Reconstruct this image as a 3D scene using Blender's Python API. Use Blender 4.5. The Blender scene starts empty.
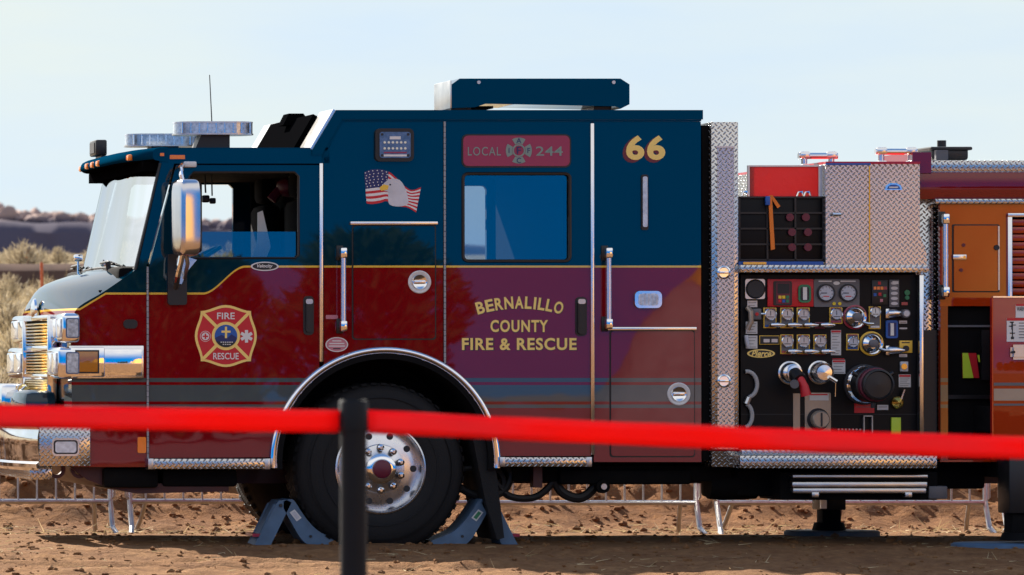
import bpy, bmesh, math, random
import numpy as np
from mathutils import Vector, Matrix
from mathutils.geometry import tessellate_polygon
random.seed(7)
R = math.radians
S = bpy.context.scene
C = S.collection

# ------------------------------------------------------------------ camera, sky, sun, exposure
CX, CY, CZ = -8.1, -35.0, 1.433          # the photographer stands ahead of the engine, long lens
FPX = 5250.0
cam_d = bpy.data.cameras.new('camera'); cam = bpy.data.objects.new('camera', cam_d); C.objects.link(cam)
cam.location = (CX, CY, CZ); cam.rotation_euler = (R(90), 0, 0)
cam_d.sensor_width = 36; cam_d.lens = 36*FPX/1024
cam_d.shift_x = (0-CX)*150/1024.0
cam_d.shift_y = (330-287.5)/1024.0
cam_d.clip_start = .5; cam_d.clip_end = 6000
cam_d.dof.use_dof = True; cam_d.dof.focus_distance = 35.1; cam_d.dof.aperture_fstop = 7.0
S.camera = cam

SUN_EL = R(32); SUN_H = Vector((-.40, .917, 0)).normalized()   # towards the sun, behind and ahead of the engine
W = bpy.data.worlds.new('World'); S.world = W; W.use_nodes = True
nt = W.node_tree; nt.nodes.clear()
def wn(t, **k):
    n = nt.nodes.new(t)
    for a, b in k.items(): setattr(n, a, b)
    return n
tc = wn('ShaderNodeTexCoord')
vadd = wn('ShaderNodeVectorMath', operation='MULTIPLY_ADD'); vadd.inputs[1].default_value = (1, 1, .85); vadd.inputs[2].default_value = (0, 0, .62)
nt.links.new(tc.outputs['Generated'], vadd.inputs[0])
vnorm = wn('ShaderNodeVectorMath', operation='NORMALIZE'); nt.links.new(vadd.outputs[0], vnorm.inputs[0])
sky = wn('ShaderNodeTexSky', sky_type='NISHITA', sun_disc=False, sun_elevation=SUN_EL)
sky.sun_rotation = math.atan2(SUN_H.x, SUN_H.y)
sky.air_density = 1.0; sky.dust_density = .4; sky.ozone_density = 2.0
nt.links.new(vnorm.outputs[0], sky.inputs[0])
# thin high cloud on the sunny side of the sky
mp = wn('ShaderNodeMapping'); mp.inputs['Scale'].default_value = (7, 7, 34)
mp.inputs['Rotation'].default_value = (0, R(14), 0)
nt.links.new(tc.outputs['Generated'], mp.inputs[0])
cn = wn('ShaderNodeTexNoise'); cn.inputs['Scale'].default_value = 1.0; cn.inputs['Detail'].default_value = 7; cn.inputs['Roughness'].default_value = .55
nt.links.new(mp.outputs[0], cn.inputs['Vector'])
cr = wn('ShaderNodeMapRange'); cr.inputs['From Min'].default_value = .38; cr.inputs['From Max'].default_value = .68
cr.inputs['To Min'].default_value = .83; cr.inputs['To Max'].default_value = 1.0
nt.links.new(cn.outputs['Fac'], cr.inputs['Value'])
sep = wn('ShaderNodeSeparateXYZ'); nt.links.new(tc.outputs['Generated'], sep.inputs[0])
side = wn('ShaderNodeMapRange', interpolation_type='SMOOTHSTEP'); side.inputs['From Min'].default_value = -.35; side.inputs['From Max'].default_value = .7
nt.links.new(sep.outputs['Y'], side.inputs['Value'])
cm = wn('ShaderNodeMath', operation='MULTIPLY'); nt.links.new(cr.outputs[0], cm.inputs[0]); nt.links.new(side.outputs[0], cm.inputs[1])
mixc = wn('ShaderNodeMix', data_type='RGBA'); elev = wn('ShaderNodeMapRange', interpolation_type='SMOOTHSTEP'); elev.inputs['From Min'].default_value = .10; elev.inputs['From Max'].default_value = .5; elev.inputs['To Min'].default_value = 1; elev.inputs['To Max'].default_value = .15
nt.links.new(sep.outputs['Z'], elev.inputs['Value'])
cm2 = wn('ShaderNodeMath', operation='MULTIPLY'); nt.links.new(cm.outputs[0], cm2.inputs[0]); nt.links.new(elev.outputs[0], cm2.inputs[1])
nt.links.new(cm2.outputs[0], mixc.inputs['Factor'])
hs = wn('ShaderNodeHueSaturation'); hs.inputs['Saturation'].default_value = 1.5; nt.links.new(sky.outputs[0], hs.inputs['Color'])
nt.links.new(hs.outputs[0], mixc.inputs['A'])
mixc.inputs['B'].default_value = (2.95, 3.26, 3.2, 1)
bg = wn('ShaderNodeBackground'); bg.inputs['Strength'].default_value = .105
# unseen bright cloud band added above the view as fill light
hi = wn('ShaderNodeMapRange', interpolation_type='SMOOTHSTEP'); hi.inputs['From Min'].default_value = .09; hi.inputs['From Max'].default_value = .30; hi.inputs['To Max'].default_value = .9
nt.links.new(sep.outputs['Z'], hi.inputs['Value'])
him = wn('ShaderNodeMath', operation='MULTIPLY'); hi2 = wn('ShaderNodeMapRange', interpolation_type='SMOOTHSTEP'); hi2.inputs['From Min'].default_value = .5; hi2.inputs['From Max'].default_value = .8; hi2.inputs['To Min'].default_value = 1; hi2.inputs['To Max'].default_value = .15
nt.links.new(sep.outputs['Z'], hi2.inputs['Value'])
hi3 = wn('ShaderNodeMath', operation='MULTIPLY'); nt.links.new(hi.outputs[0], hi3.inputs[0]); nt.links.new(hi2.outputs[0], hi3.inputs[1])
nt.links.new(hi3.outputs[0], him.inputs[0]); nt.links.new(cr.outputs[0], him.inputs[1])
mixh = wn('ShaderNodeMix', data_type='RGBA'); nt.links.new(him.outputs[0], mixh.inputs['Factor']); nt.links.new(mixc.outputs['Result'], mixh.inputs['A']); mixh.inputs['B'].default_value = (4.1, 3.9, 3.65, 1)
nt.links.new(mixh.outputs['Result'], bg.inputs['Color'])
wo = wn('ShaderNodeOutputWorld'); nt.links.new(bg.outputs[0], wo.inputs[0])
sl = bpy.data.lights.new('sun', 'SUN'); sl.energy = 5.0; sl.angle = R(.53); sl.color = (1, .93, .82)
so = bpy.data.objects.new('sun', sl); C.objects.link(so)
sd = Vector((SUN_H.x*math.cos(SUN_EL), SUN_H.y*math.cos(SUN_EL), math.sin(SUN_EL)))
so.rotation_euler = sd.to_track_quat('Z', 'Y').to_euler(); so.location = (-20, 40, 40)
S.view_settings.view_transform = 'Standard'; S.view_settings.look = 'None'
S.view_settings.exposure = 1.4; S.view_settings.gamma = 1
S.cycles.max_bounces = 8; S.cycles.transparent_max_bounces = 16
S.cycles.use_denoising = True
S.cycles.caustics_reflective = False; S.cycles.caustics_refractive = False

# ------------------------------------------------------------------ materials
M = {}
def newmat(name):
    m = bpy.data.materials.new(name); m.use_nodes = True
    return m, m.node_tree, m.node_tree.nodes['Principled BSDF']
def mat(name, col, rough=.5, metal=0, coat=0, spec=.5, coat_ior=1.5, var=0, vscale=8, bump=0, bscale=60, trans=0, emit=None):
    m, t, p = newmat(name)
    p.inputs['Base Color'].default_value = (*col, 1); p.inputs['Roughness'].default_value = rough
    p.inputs['Metallic'].default_value = metal; p.inputs['Coat Weight'].default_value = coat
    p.inputs['Coat IOR'].default_value = coat_ior; p.inputs['Coat Roughness'].default_value = .02
    p.inputs['Specular IOR Level'].default_value = spec
    if var or bump:
        tcn = t.nodes.new('ShaderNodeTexCoord')
    if var:
        n = t.nodes.new('ShaderNodeTexNoise'); n.inputs['Scale'].default_value = vscale; n.inputs['Detail'].default_value = 6
        t.links.new(tcn.outputs['Object'], n.inputs['Vector'])
        r = t.nodes.new('ShaderNodeMapRange'); r.inputs['From Min'].default_value = .3; r.inputs['From Max'].default_value = .7
        r.inputs['To Min'].default_value = 1-var; r.inputs['To Max'].default_value = 1+var
        t.links.new(n.outputs['Fac'], r.inputs['Value'])
        mx = t.nodes.new('ShaderNodeMix'); mx.data_type = 'RGBA'; mx.blend_type = 'MULTIPLY'; mx.inputs['Factor'].default_value = 1
        mx.inputs['A'].default_value = (*col, 1); t.links.new(r.outputs[0], mx.inputs['B'])
        t.links.new(mx.outputs['Result'], p.inputs['Base Color'])
        r2 = t.nodes.new('ShaderNodeMapRange'); r2.inputs['To Min'].default_value = max(.02, rough*.75); r2.inputs['To Max'].default_value = min(1, rough*1.25)
        t.links.new(n.outputs['Fac'], r2.inputs['Value']); t.links.new(r2.outputs[0], p.inputs['Roughness'])
    if bump:
        n2 = t.nodes.new('ShaderNodeTexNoise'); n2.inputs['Scale'].default_value = bscale; n2.inputs['Detail'].default_value = 5
        t.links.new(tcn.outputs['Object'], n2.inputs['Vector'])
        b = t.nodes.new('ShaderNodeBump'); b.inputs['Strength'].default_value = bump; b.inputs['Distance'].default_value = .01
        t.links.new(n2.outputs['Fac'], b.inputs['Height']); t.links.new(b.outputs[0], p.inputs['Normal'])
    M[name] = m
    return m
ROOT_LOC = Vector((0, 1.25, 0))
engine = bpy.data.objects.new('fire_engine', None); C.objects.link(engine); engine.location = ROOT_LOC; engine.rotation_euler = (R(-.35), 0, 0); engine.location.z = -.008

def math_node(t, op, a=None, b=None, c=None):
    n = t.nodes.new('ShaderNodeMath'); n.operation = op
    for i, v in enumerate((a, b, c)):
        if v is None: continue
        if isinstance(v, (int, float)): n.inputs[i].default_value = v
        else: t.links.new(v, n.inputs[i])
    return n.outputs[0]
def paint(name, zones):
    m, t, p = newmat(name)
    p.inputs['Roughness'].default_value = .4; p.inputs['Specular IOR Level'].default_value = .0
    p.inputs['Coat Weight'].default_value = 1; p.inputs['Coat IOR'].default_value = 1.6; p.inputs['Coat Roughness'].default_value = .012
    tcn = t.nodes.new('ShaderNodeTexCoord'); tcn.object = engine
    n = t.nodes.new('ShaderNodeTexNoise'); n.inputs['Scale'].default_value = 2.3; n.inputs['Detail'].default_value = 2
    t.links.new(tcn.outputs['Object'], n.inputs['Vector'])
    b = t.nodes.new('ShaderNodeBump'); b.inputs['Strength'].default_value = .016; b.inputs['Distance'].default_value = .02
    t.links.new(n.outputs['Fac'], b.inputs['Height'])
    t.links.new(b.outputs[0], p.inputs['Coat Normal']); t.links.new(b.outputs[0], p.inputs['Normal'])
    maroon, sky_black, gold, grey = (.21, .0025, .006, 1), (.0003, .025, .046, 1), (.85, .55, .08, 1), (.085, .10, .105, 1)  # upper coat is black, with blue sky reflection put into its colour
    if zones == 'plain':
        p.inputs['Base Color'].default_value = maroon
    else:
        sp = t.nodes.new('ShaderNodeSeparateXYZ'); t.links.new(tcn.outputs['Object'], sp.inputs[0])
        x, z = sp.outputs['X'], sp.outputs['Z']
        s = t.nodes.new('ShaderNodeMapRange'); s.interpolation_type = 'SMOOTHSTEP'
        s.inputs['From Min'].default_value = (203-512)/150; s.inputs['From Max'].default_value = (246-512)/150
        s.inputs['To Min'].default_value = (545-293.5)/150; s.inputs['To Max'].default_value = (545-266.5)/150
        t.links.new(x, s.inputs['Value'])
        s2 = t.nodes.new('ShaderNodeMapRange')
        s2.inputs['From Min'].default_value = (80-512)/150; s2.inputs['From Max'].default_value = (106-512)/150
        s2.inputs['To Min'].default_value = -.105; s2.inputs['To Max'].default_value = 0
        t.links.new(x, s2.inputs['Value'])
        zb = math_node(t, 'ADD', s.outputs[0], s2.outputs[0])
        d = math_node(t, 'SUBTRACT', z, zb)
        up = math_node(t, 'GREATER_THAN', d, 0.0)
        gl = math_node(t, 'LESS_THAN', math_node(t, 'ABSOLUTE', d), .0068)
        def band(y0, y1):
            zc, h = (545-(y0+y1)/2)/150, abs(y1-y0)/300
            return math_node(t, 'LESS_THAN', math_node(t, 'ABSOLUTE', math_node(t, 'SUBTRACT', z, zc)), h)
        gr = math_node(t, 'MAXIMUM', math_node(t, 'MAXIMUM', band(378, 382), band(385, 401.5)), band(404.5, 408))
        col = None
        for fac, c_ in ((up, sky_black), (gr, grey), (gl, gold)):
            mx = t.nodes.new('ShaderNodeMix'); mx.data_type = 'RGBA'; t.links.new(fac, mx.inputs['Factor'])
            if col is None: mx.inputs['A'].default_value = maroon
            else: t.links.new(col, mx.inputs['A'])
            mx.inputs['B'].default_value = c_; col = mx.outputs['Result']
        t.links.new(col, p.inputs['Base Color'])
    M[name] = m
paint('paint', 'zones'); paint('maroon', 'plain')
def solid_paint(name, col):
    mat(name, col, .4, 0, 1, .0, 1.5)
solid_paint('sky_black', (.0004, .027, .051)); solid_paint('red_paint', (.5, .02, .015)); mat('sky_black_satin', (.0006, .030, .066), .6, spec=.0); solid_paint('black_gloss', (.004, .004, .005))  # the blue of the black upper paint is sky reflection, put into the colour
mat('chrome', (.86, .87, .88), .06, 1, var=.05, vscale=5)
mat('polished', (.82, .81, .80), .2, 1, var=.05, vscale=9)
mat('brushed', (.60, .60, .60), .32, 1, var=.08, vscale=14)
mat('galvanised', (.34, .35, .36), .45, .85, var=.15, vscale=20)
mat('rubber', (.008, .008, .009), .75, 0, var=.25, vscale=6, bump=.25, bscale=90, spec=.35)
mat('dark', (.0035, .0035, .004), .8, var=.2, spec=.15)
mat('panel_black', (.003, .003, .004), .45, var=.2, spec=.2)
mat('plastic_black', (.010, .010, .011), .4); mat('matte_black', (.003, .003, .0035), .9, spec=.0)
mat('frame_red', (.055, .008, .008), .5, var=.3)
mat('gold', (.88, .56, .06), .4); mat('gold_leaf', (.95, .70, .20), .4)
mat('brass', (.75, .48, .10), .25, .9)
mat('maroon_flat', (.13, .01, .03), .45); mat('white', (.75, .75, .74), .45, var=.06); mat('paper', (.62, .62, .62), .6, var=.05)
mat('ink', (.02, .02, .025), .6); mat('red_flat', (.58, .012, .022), .45); mat('crimson', (.33, .014, .05), .35, coat=.5)
mat('blue_flat', (.012, .10, .42), .45); mat('deep_blue', (.01, .02, .13), .45); mat('grey_green', (.22, .30, .27), .5)
mat('amber', (.95, .24, .01), .25, coat=.6); mat('amber_lens', (.42, .16, .01), .08, coat=1)
mat('lens', (.66, .70, .76), .12, 0, coat=1, var=.2, vscale=30); mat('lens_dark', (.12, .16, .26), .15, coat=1, var=.3, vscale=40); mat('lens_clear', (.60, .66, .72), .1, .15, coat=1, var=.35, vscale=45)
mat('green_flat', (.02, .20, .09), .4); mat('yellow', (.80, .60, .02), .4); mat('lime', (.55, .75, .04), .45)
mat('gauge_face', (.50, .52, .58), .3, coat=.6, var=.08, vscale=60); mat('bezel_grey', (.13, .13, .145), .45)
mat('beige', (.36, .30, .24), .4, .5, var=.1); mat('interior', (.004, .004, .005), .9, spec=.1); mat('seat_grey', (.008, .008, .010), .9, spec=.1)
mat('hide', (.62, .63, .68), .6, var=.15); mat('strap_orange', (.80, .20, .015), .6)
mat('chock_blue', (.075, .14, .23), .5, var=.15, vscale=12); mat('stake_orange', (.55, .11, .03), .7)
mat('post_black', (.007, .009, .012), .55, var=.2, spec=.2); mat('pink', (.55, .20, .25), .5); mat('led', (.85, .85, .7), .3)
mat('chrome_warm_reflect', (.85, .62, .20), .16, 1); mat('maroon_warm_reflect', (.42, .036, .004), .4, 0, 1, .0, 1.6)  # sunlit-ground reflection painted into the chrome grille (gold) and maroon body (orange)
mat('rim_alloy', (.74, .74, .75), .28, 1, var=.08, vscale=10); mat('mirror_shell', (.66, .66, .68), .16, 1, var=.08, vscale=6); mat('pad_grey', (.16, .16, .16), .7, var=.2); mat('hose', (.010, .010, .011), .55); mat('rope', (.4, .4, .4), .8)

mat('red_bright', (.85, .075, .065), .6, var=.08)
def diamond(name, base=(.60, .58, .55), rough=.2, cell=.038):
    m, t, p = newmat(name)
    p.inputs['Metallic'].default_value = 1; p.inputs['Base Color'].default_value = (*base, 1); p.inputs['Roughness'].default_value = rough
    tcn = t.nodes.new('ShaderNodeTexCoord'); tcn.object = engine
    sp = t.nodes.new('ShaderNodeSeparateXYZ'); t.links.new(tcn.outputs['Object'], sp.inputs[0])
    x, y, z = sp.outputs
    u = math_node(t, 'DIVIDE', math_node(t, 'MULTIPLY_ADD', y, .9, x), cell)
    v = math_node(t, 'DIVIDE', math_node(t, 'MULTIPLY_ADD', y, .43, z), cell)
    r_, s_ = math_node(t, 'ADD', u, v), math_node(t, 'SUBTRACT', u, v)     # the treads run on the diagonals
    fr, fs = math_node(t, 'SUBTRACT', math_node(t, 'FRACT', r_), .5), math_node(t, 'SUBTRACT', math_node(t, 'FRACT', s_), .5)
    par = math_node(t, 'FLOORED_MODULO', math_node(t, 'ADD', math_node(t, 'FLOOR', r_), math_node(t, 'FLOOR', s_)), 2.0)
    par = math_node(t, 'GREATER_THAN', par, .5)
    def mix(a, b):
        n = t.nodes.new('ShaderNodeMix'); t.links.new(par, n.inputs['Factor']); t.links.new(a, n.inputs['A']); t.links.new(b, n.inputs['B'])
        return n.outputs['Result']
    a, b = mix(fr, fs), mix(fs, fr)
    d2 = math_node(t, 'ADD', math_node(t, 'POWER', math_node(t, 'DIVIDE', a, .52), 2.0), math_node(t, 'POWER', math_node(t, 'DIVIDE', b, .2), 2.0))
    h = math_node(t, 'MAXIMUM', math_node(t, 'SUBTRACT', 1.0, d2), 0.0)
    h = math_node(t, 'SQRT', h)
    bm_ = t.nodes.new('ShaderNodeBump'); bm_.inputs['Strength'].default_value = 1; bm_.inputs['Distance'].default_value = .011
    t.links.new(h, bm_.inputs['Height']); t.links.new(bm_.outputs[0], p.inputs['Normal'])
    M[name] = m
diamond('tread_plate')
def glass(name, tint, refl, ior=1.5, rough=.0):
    m = bpy.data.materials.new(name); m.use_nodes = True; t = m.node_tree; t.nodes.clear()
    tr = t.nodes.new('ShaderNodeBsdfTransparent'); tr.inputs[0].default_value = (*tint, 1)
    gl = t.nodes.new('ShaderNodeBsdfGlossy'); gl.inputs['Roughness'].default_value = rough; gl.inputs['Color'].default_value = (1, 1, 1, 1)
    fr = t.nodes.new('ShaderNodeFresnel'); fr.inputs['IOR'].default_value = ior
    f2 = math_node(t, 'MULTIPLY', fr.outputs[0], refl)
    f2 = math_node(t, 'MINIMUM', f2, 1.0)
    mx = t.nodes.new('ShaderNodeMixShader'); t.links.new(f2, mx.inputs[0]); t.links.new(tr.outputs[0], mx.inputs[1]); t.links.new(gl.outputs[0], mx.inputs[2])
    o = t.nodes.new('ShaderNodeOutputMaterial'); t.links.new(mx.outputs[0], o.inputs[0]); M[name] = m
glass('glass_side', (.55, .62, .68), 1.9, 1.75); glass('glass_front', (.66, .76, .78), .72, 1.55)
def belt_mat(name='belt_red', k=.45):
    m = bpy.data.materials.new(name); m.use_nodes = True; t = m.node_tree; p = t.nodes['Principled BSDF']
    p.inputs['Base Color'].default_value = (.85, .006, .008, 1); p.inputs['Roughness'].default_value = .5
    tcn = t.nodes.new('ShaderNodeTexCoord'); n_ = t.nodes.new('ShaderNodeTexNoise'); n_.inputs['Scale'].default_value = 9; n_.inputs['Detail'].default_value = 6; t.links.new(tcn.outputs['Object'], n_.inputs['Vector'])
    wv = t.nodes.new('ShaderNodeTexWave'); wv.inputs['Scale'].default_value = 160; t.links.new(tcn.outputs['Object'], wv.inputs['Vector'])
    bb_ = t.nodes.new('ShaderNodeBump'); bb_.inputs['Strength'].default_value = .5; bb_.inputs['Distance'].default_value = .02; t.links.new(n_.outputs['Fac'], bb_.inputs['Height'])
    b2_ = t.nodes.new('ShaderNodeBump'); b2_.inputs['Strength'].default_value = .4; b2_.inputs['Distance'].default_value = .002; t.links.new(wv.outputs['Fac'], b2_.inputs['Height']); t.links.new(bb_.outputs[0], b2_.inputs['Normal']); t.links.new(b2_.outputs[0], p.inputs['Normal'])
    tl = t.nodes.new('ShaderNodeBsdfTranslucent'); tl.inputs[0].default_value = (.80, .006, .006, 1); t.links.new(b2_.outputs[0], tl.inputs['Normal'])
    mx = t.nodes.new('ShaderNodeMixShader'); mx.inputs[0].default_value = k
    t.links.new(p.outputs[0], mx.inputs[1]); t.links.new(tl.outputs[0], mx.inputs[2])
    t.links.new(mx.outputs[0], t.nodes['Material Output'].inputs[0]); M[name] = m
belt_mat(); belt_mat('red_vinyl', .35); M['red_vinyl'].node_tree.nodes['Principled BSDF'].inputs['Base Color'].default_value = (.62, .07, .06, 1)

# ------------------------------------------------------------------ mesh helpers
PX = 150.0
def X(px): return (px-512)/PX
def Z(py): return (545-py)/PX
def P(px, py): return (X(px), Z(py))
def at(px, py, Y):                        # the point at depth Y that lies behind plane point (px, py) as seen from the camera
    k = (Y-CY)/(-CY)
    return Vector((CX+(X(px)-CX)*k, Y, CZ+(Z(py)-CZ)*k))
class MB:
    def __init__(s): s.bm = bmesh.new(); s.mats = []
    def mi(s, m):
        m = M[m] if isinstance(m, str) else m
        if m not in s.mats: s.mats.append(m)
        return s.mats.index(m)
    def add(s, vs, fs, m, smooth=False):
        i = s.mi(m); V = [s.bm.verts.new(v) for v in vs]
        for f in fs:
            try:
                F = s.bm.faces.new([V[k] for k in f]); F.material_index = i; F.smooth = smooth
            except ValueError: pass
        return V
    def box(s, x0, x1, y0, y1, z0, z1, m, bev=0, seg=2):
        b = bmesh.new(); bmesh.ops.create_cube(b, size=1)
        for v in b.verts: v.co = Vector((x0+(v.co.x+.5)*(x1-x0), y0+(v.co.y+.5)*(y1-y0), z0+(v.co.z+.5)*(z1-z0)))
        if bev: bmesh.ops.bevel(b, geom=b.edges[:], offset=bev, segments=seg, affect='EDGES', profile=.5)
        s.merge(b, m, bool(bev)); return s
    def merge(s, b, m, smooth=False, mat4=None):
        b.verts.ensure_lookup_table()
        if mat4 is not None: bmesh.ops.transform(b, matrix=mat4, verts=b.verts[:])
        b.verts.index_update()
        s.add([v.co.copy() for v in b.verts], [[v.index for v in f.verts] for f in b.faces], m, smooth); b.free()
    def pbox(s, a, b, c, d, y0, y1, m, bev=0): return s.box(X(a), X(b), y0, y1, Z(max(c, d)), Z(min(c, d)), m, bev)
    def lathe(s, c, axis, prof, m, n=32, smooth=True):
        q = Vector(axis).normalized().to_track_quat('Z', 'Y'); c = Vector(c); vs = []; fs = []
        for r, h in prof:
            for k in range(n):
                a = 2*math.pi*k/n; vs.append(c+q @ Vector((r*math.cos(a), r*math.sin(a), h)))
        L = len(prof)
        for j in range(L-1):
            for k in range(n):
                k2 = (k+1) % n; fs.append((j*n+k, j*n+k2, (j+1)*n+k2, (j+1)*n+k))
        if prof[0][0] > 1e-6 : pass
        s.add(vs, fs, m, smooth)
        return s
    def cyl(s, p0, p1, r0, m, r1=None, n=20, smooth=True):
        p0, p1 = Vector(p0), Vector(p1); h = (p1-p0).length; r1 = r0 if r1 is None else r1
        s.lathe(p0, p1-p0, [(1e-5, 0), (r0, 0), (r1, h), (1e-5, h)], m, n, smooth); return s
    def tube(s, pts, r, m, n=8, smooth=True, closed=False):
        pts = [Vector(p) for p in pts]; vs = []; fs = []; L = len(pts); up = None
        for i, p in enumerate(pts):
            t = (pts[min(i+1, L-1)]-pts[max(i-1, 0)]).normalized()
            if up is None: up = t.orthogonal().normalized()
            up = (up-t*up.dot(t)).normalized(); w = t.cross(up)
            rr = r[i] if isinstance(r, (list, tuple)) else r
            for k in range(n):
                a = 2*math.pi*k/n; vs.append(p+up*rr*math.cos(a)+w*rr*math.sin(a))
        for i in range(L-1):
            for k in range(n):
                k2 = (k+1) % n; fs.append((i*n+k, i*n+k2, (i+1)*n+k2, (i+1)*n+k))
        fs.append(list(range(n))[::-1]); fs.append([(L-1)*n+k for k in range(n)])
        s.add(vs, fs, m, smooth); return s
    def prism(s, poly, y0, y1, m, holes=(), side=None):
        loops = [list(poly)]+[list(h) for h in holes]
        flat = [q for l in loops for q in l]; N = len(flat)
        tri = tessellate_polygon([[Vector((q[0], q[1], 0)) for q in l] for l in loops])
        vs = [(q[0], y0, q[1]) for q in flat]+[(q[0], y1, q[1]) for q in flat]
        fs = [tuple(t) for t in tri]+[tuple(i+N for i in t[::-1]) for t in tri]
        fs2 = []; o = 0
        for l in loops:
            n = len(l)
            for k in range(n):
                a, b = o+k, o+(k+1) % n; fs2.append((a, b, b+N, a+N))
            o += n
        if side is None: s.add(vs, fs+fs2, m)
        else:
            s.add(vs, fs, m); s.add(vs, fs2, side)
        return s
    def ring(s, c, r0, r1, y0, y1, m, n=40, a0=0, a1=360):
        pts = []
        full = abs(a1-a0) >= 360
        if full:
            o = circ(c, r1, n); i = circ(c, r0, n); return s.prism(o, y0, y1, m, [i])
        A = [R(a0+(a1-a0)*k/n) for k in range(n+1)]
        o = [(c[0]+r1*math.cos(a), c[1]+r1*math.sin(a)) for a in A]; i = [(c[0]+r0*math.cos(a), c[1]+r0*math.sin(a)) for a in A]
        return s.prism(o+i[::-1], y0, y1, m)
    def disc(s, c, r, y0, y1, m, n=28): return s.prism(circ(c, r, n), y0, y1, m)
    def text(s, txt, x, z, h, y, m, bold=0.0, align='CENTER', width=None, shear=0, rot=0, depth=.001, space=1.0):
        cu = bpy.data.curves.new('t', 'FONT'); cu.body = txt; cu.size = 1; cu.align_x = 'LEFT'; cu.offset = bold; cu.shear = shear
        cu.space_character = space; cu.resolution_u = 4
        ob = bpy.data.objects.new('t', cu); C.objects.link(ob)
        dg = bpy.context.evaluated_depsgraph_get(); me = bpy.data.meshes.new_from_object(ob.evaluated_get(dg))
        co = [v.co.copy() for v in me.vertices]; fs = [tuple(p.vertices) for p in me.polygons]
        bpy.data.objects.remove(ob); bpy.data.curves.remove(cu); bpy.data.meshes.remove(me)
        x0, x1 = min(c.x for c in co), max(c.x for c in co); z0, z1 = min(c.y for c in co), max(c.y for c in co)
        k = h/(z1-z0); kx = k if width is None else width/(x1-x0)
        off = {'CENTER': (x0+x1)/2, 'LEFT': x0, 'RIGHT': x1}[align]
        ca, sa = math.cos(rot), math.sin(rot); vs = []
        for c_ in co:
            a, b = (c_.x-off)*kx, (c_.y-(z0+z1)/2)*k
            vs.append((x+a*ca-b*sa, y, z+a*sa+b*ca))
        s.add(vs, [f[::1] for f in fs], m); return (x1-x0)*kx
    def done(s, name, parent=None, label=None, origin=None, sharp=35, recalc=True):
        if recalc: bmesh.ops.recalc_face_normals(s.bm, faces=s.bm.faces[:])
        if origin is None: origin = Vector((0, 0, 0)) if parent is None else world_origin(parent)
        origin = Vector(origin)
        bmesh.ops.translate(s.bm, verts=s.bm.verts[:], vec=-origin)
        me = bpy.data.meshes.new(name); s.bm.to_mesh(me); s.bm.free()
        for m in s.mats: me.materials.append(m)
        me.set_sharp_from_angle(angle=R(sharp))
        o = bpy.data.objects.new(name, me); C.objects.link(o)
        if parent is not None: o.parent = parent
        else: o.location = origin
        if label: o['label'] = label
        return o
def world_origin(o):
    if o is engine or o.parent is not None and o.name != 'x':
        q = o
        while q.parent is not None: q = q.parent
        if q is engine: return Vector(ROOT_LOC)      # engine parts are modelled in the engine's own frame
    v = Vector((0, 0, 0))
    while o is not None: v += o.location; o = o.parent
    return v
def circ(c, r, n=28, ry=None):
    ry = r if ry is None else ry
    return [(c[0]+r*math.cos(2*math.pi*k/n), c[1]+ry*math.sin(2*math.pi*k/n)) for k in range(n)]
def rrect(a, b, c, d, r=4, n=5):          # rounded rectangle in photo pixels on the side plane
    x0, x1, z0, z1 = X(a), X(b), Z(max(c, d)), Z(min(c, d)); r = r/PX; out = []
    for cx, cz, s0 in ((x1-r, z1-r, 0), (x0+r, z1-r, 90), (x0+r, z0+r, 180), (x1-r, z0+r, 270)):
        for k in range(n+1):
            t = R(s0+90*k/n); out.append((cx+r*math.cos(t), cz+r*math.sin(t)))
    return out
def PP(*pts): return [P(*p) for p in pts]
def tag(o, label, cat, group=None, kind=None):
    if label: o['label'] = label
    if cat: o['category'] = cat
    if group: o['group'] = group
    if kind: o['kind'] = kind
    return o
def empty(name, loc, label, cat, group=None):
    o = bpy.data.objects.new(name, None); C.objects.link(o); o.location = loc; o.empty_display_size = .2
    return tag(o, label, cat, group)
def copy_tree(o, parent=None):
    c = o.copy(); C.objects.link(c)
    if parent is not None: c.parent = parent
    for ch in list(o.children): copy_tree(ch, c)
    return c

# ------------------------------------------------------------------ ground and hills
def vnoise(x, y, seed=0):
    xi, yi = np.floor(x).astype(np.int64), np.floor(y).astype(np.int64); fx, fy = x-xi, y-yi
    def h(a, b):
        n = (a*374761393+b*668265263+seed*974711) & 0x7fffffff
        n = ((n ^ (n >> 13))*1274126177) & 0x7fffffff
        return ((n ^ (n >> 16)) & 0xffff)/65535.0
    ux, uy = fx*fx*(3-2*fx), fy*fy*(3-2*fy)
    return (h(xi, yi)*(1-ux)+h(xi+1, yi)*ux)*(1-uy)+(h(xi, yi+1)*(1-ux)+h(xi+1, yi+1)*ux)*uy
def fbm(x, y, o=4, seed=0):
    v = 0; a = .5; t = 0
    for k in range(o): v = v+a*vnoise(x*2**k, y*2**k, seed+k*17); t += a; a *= .5
    return v/t
def sstep(a, b, x):
    t = np.clip((x-a)/(b-a), 0, 1); return t*t*(3-2*t)
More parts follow.
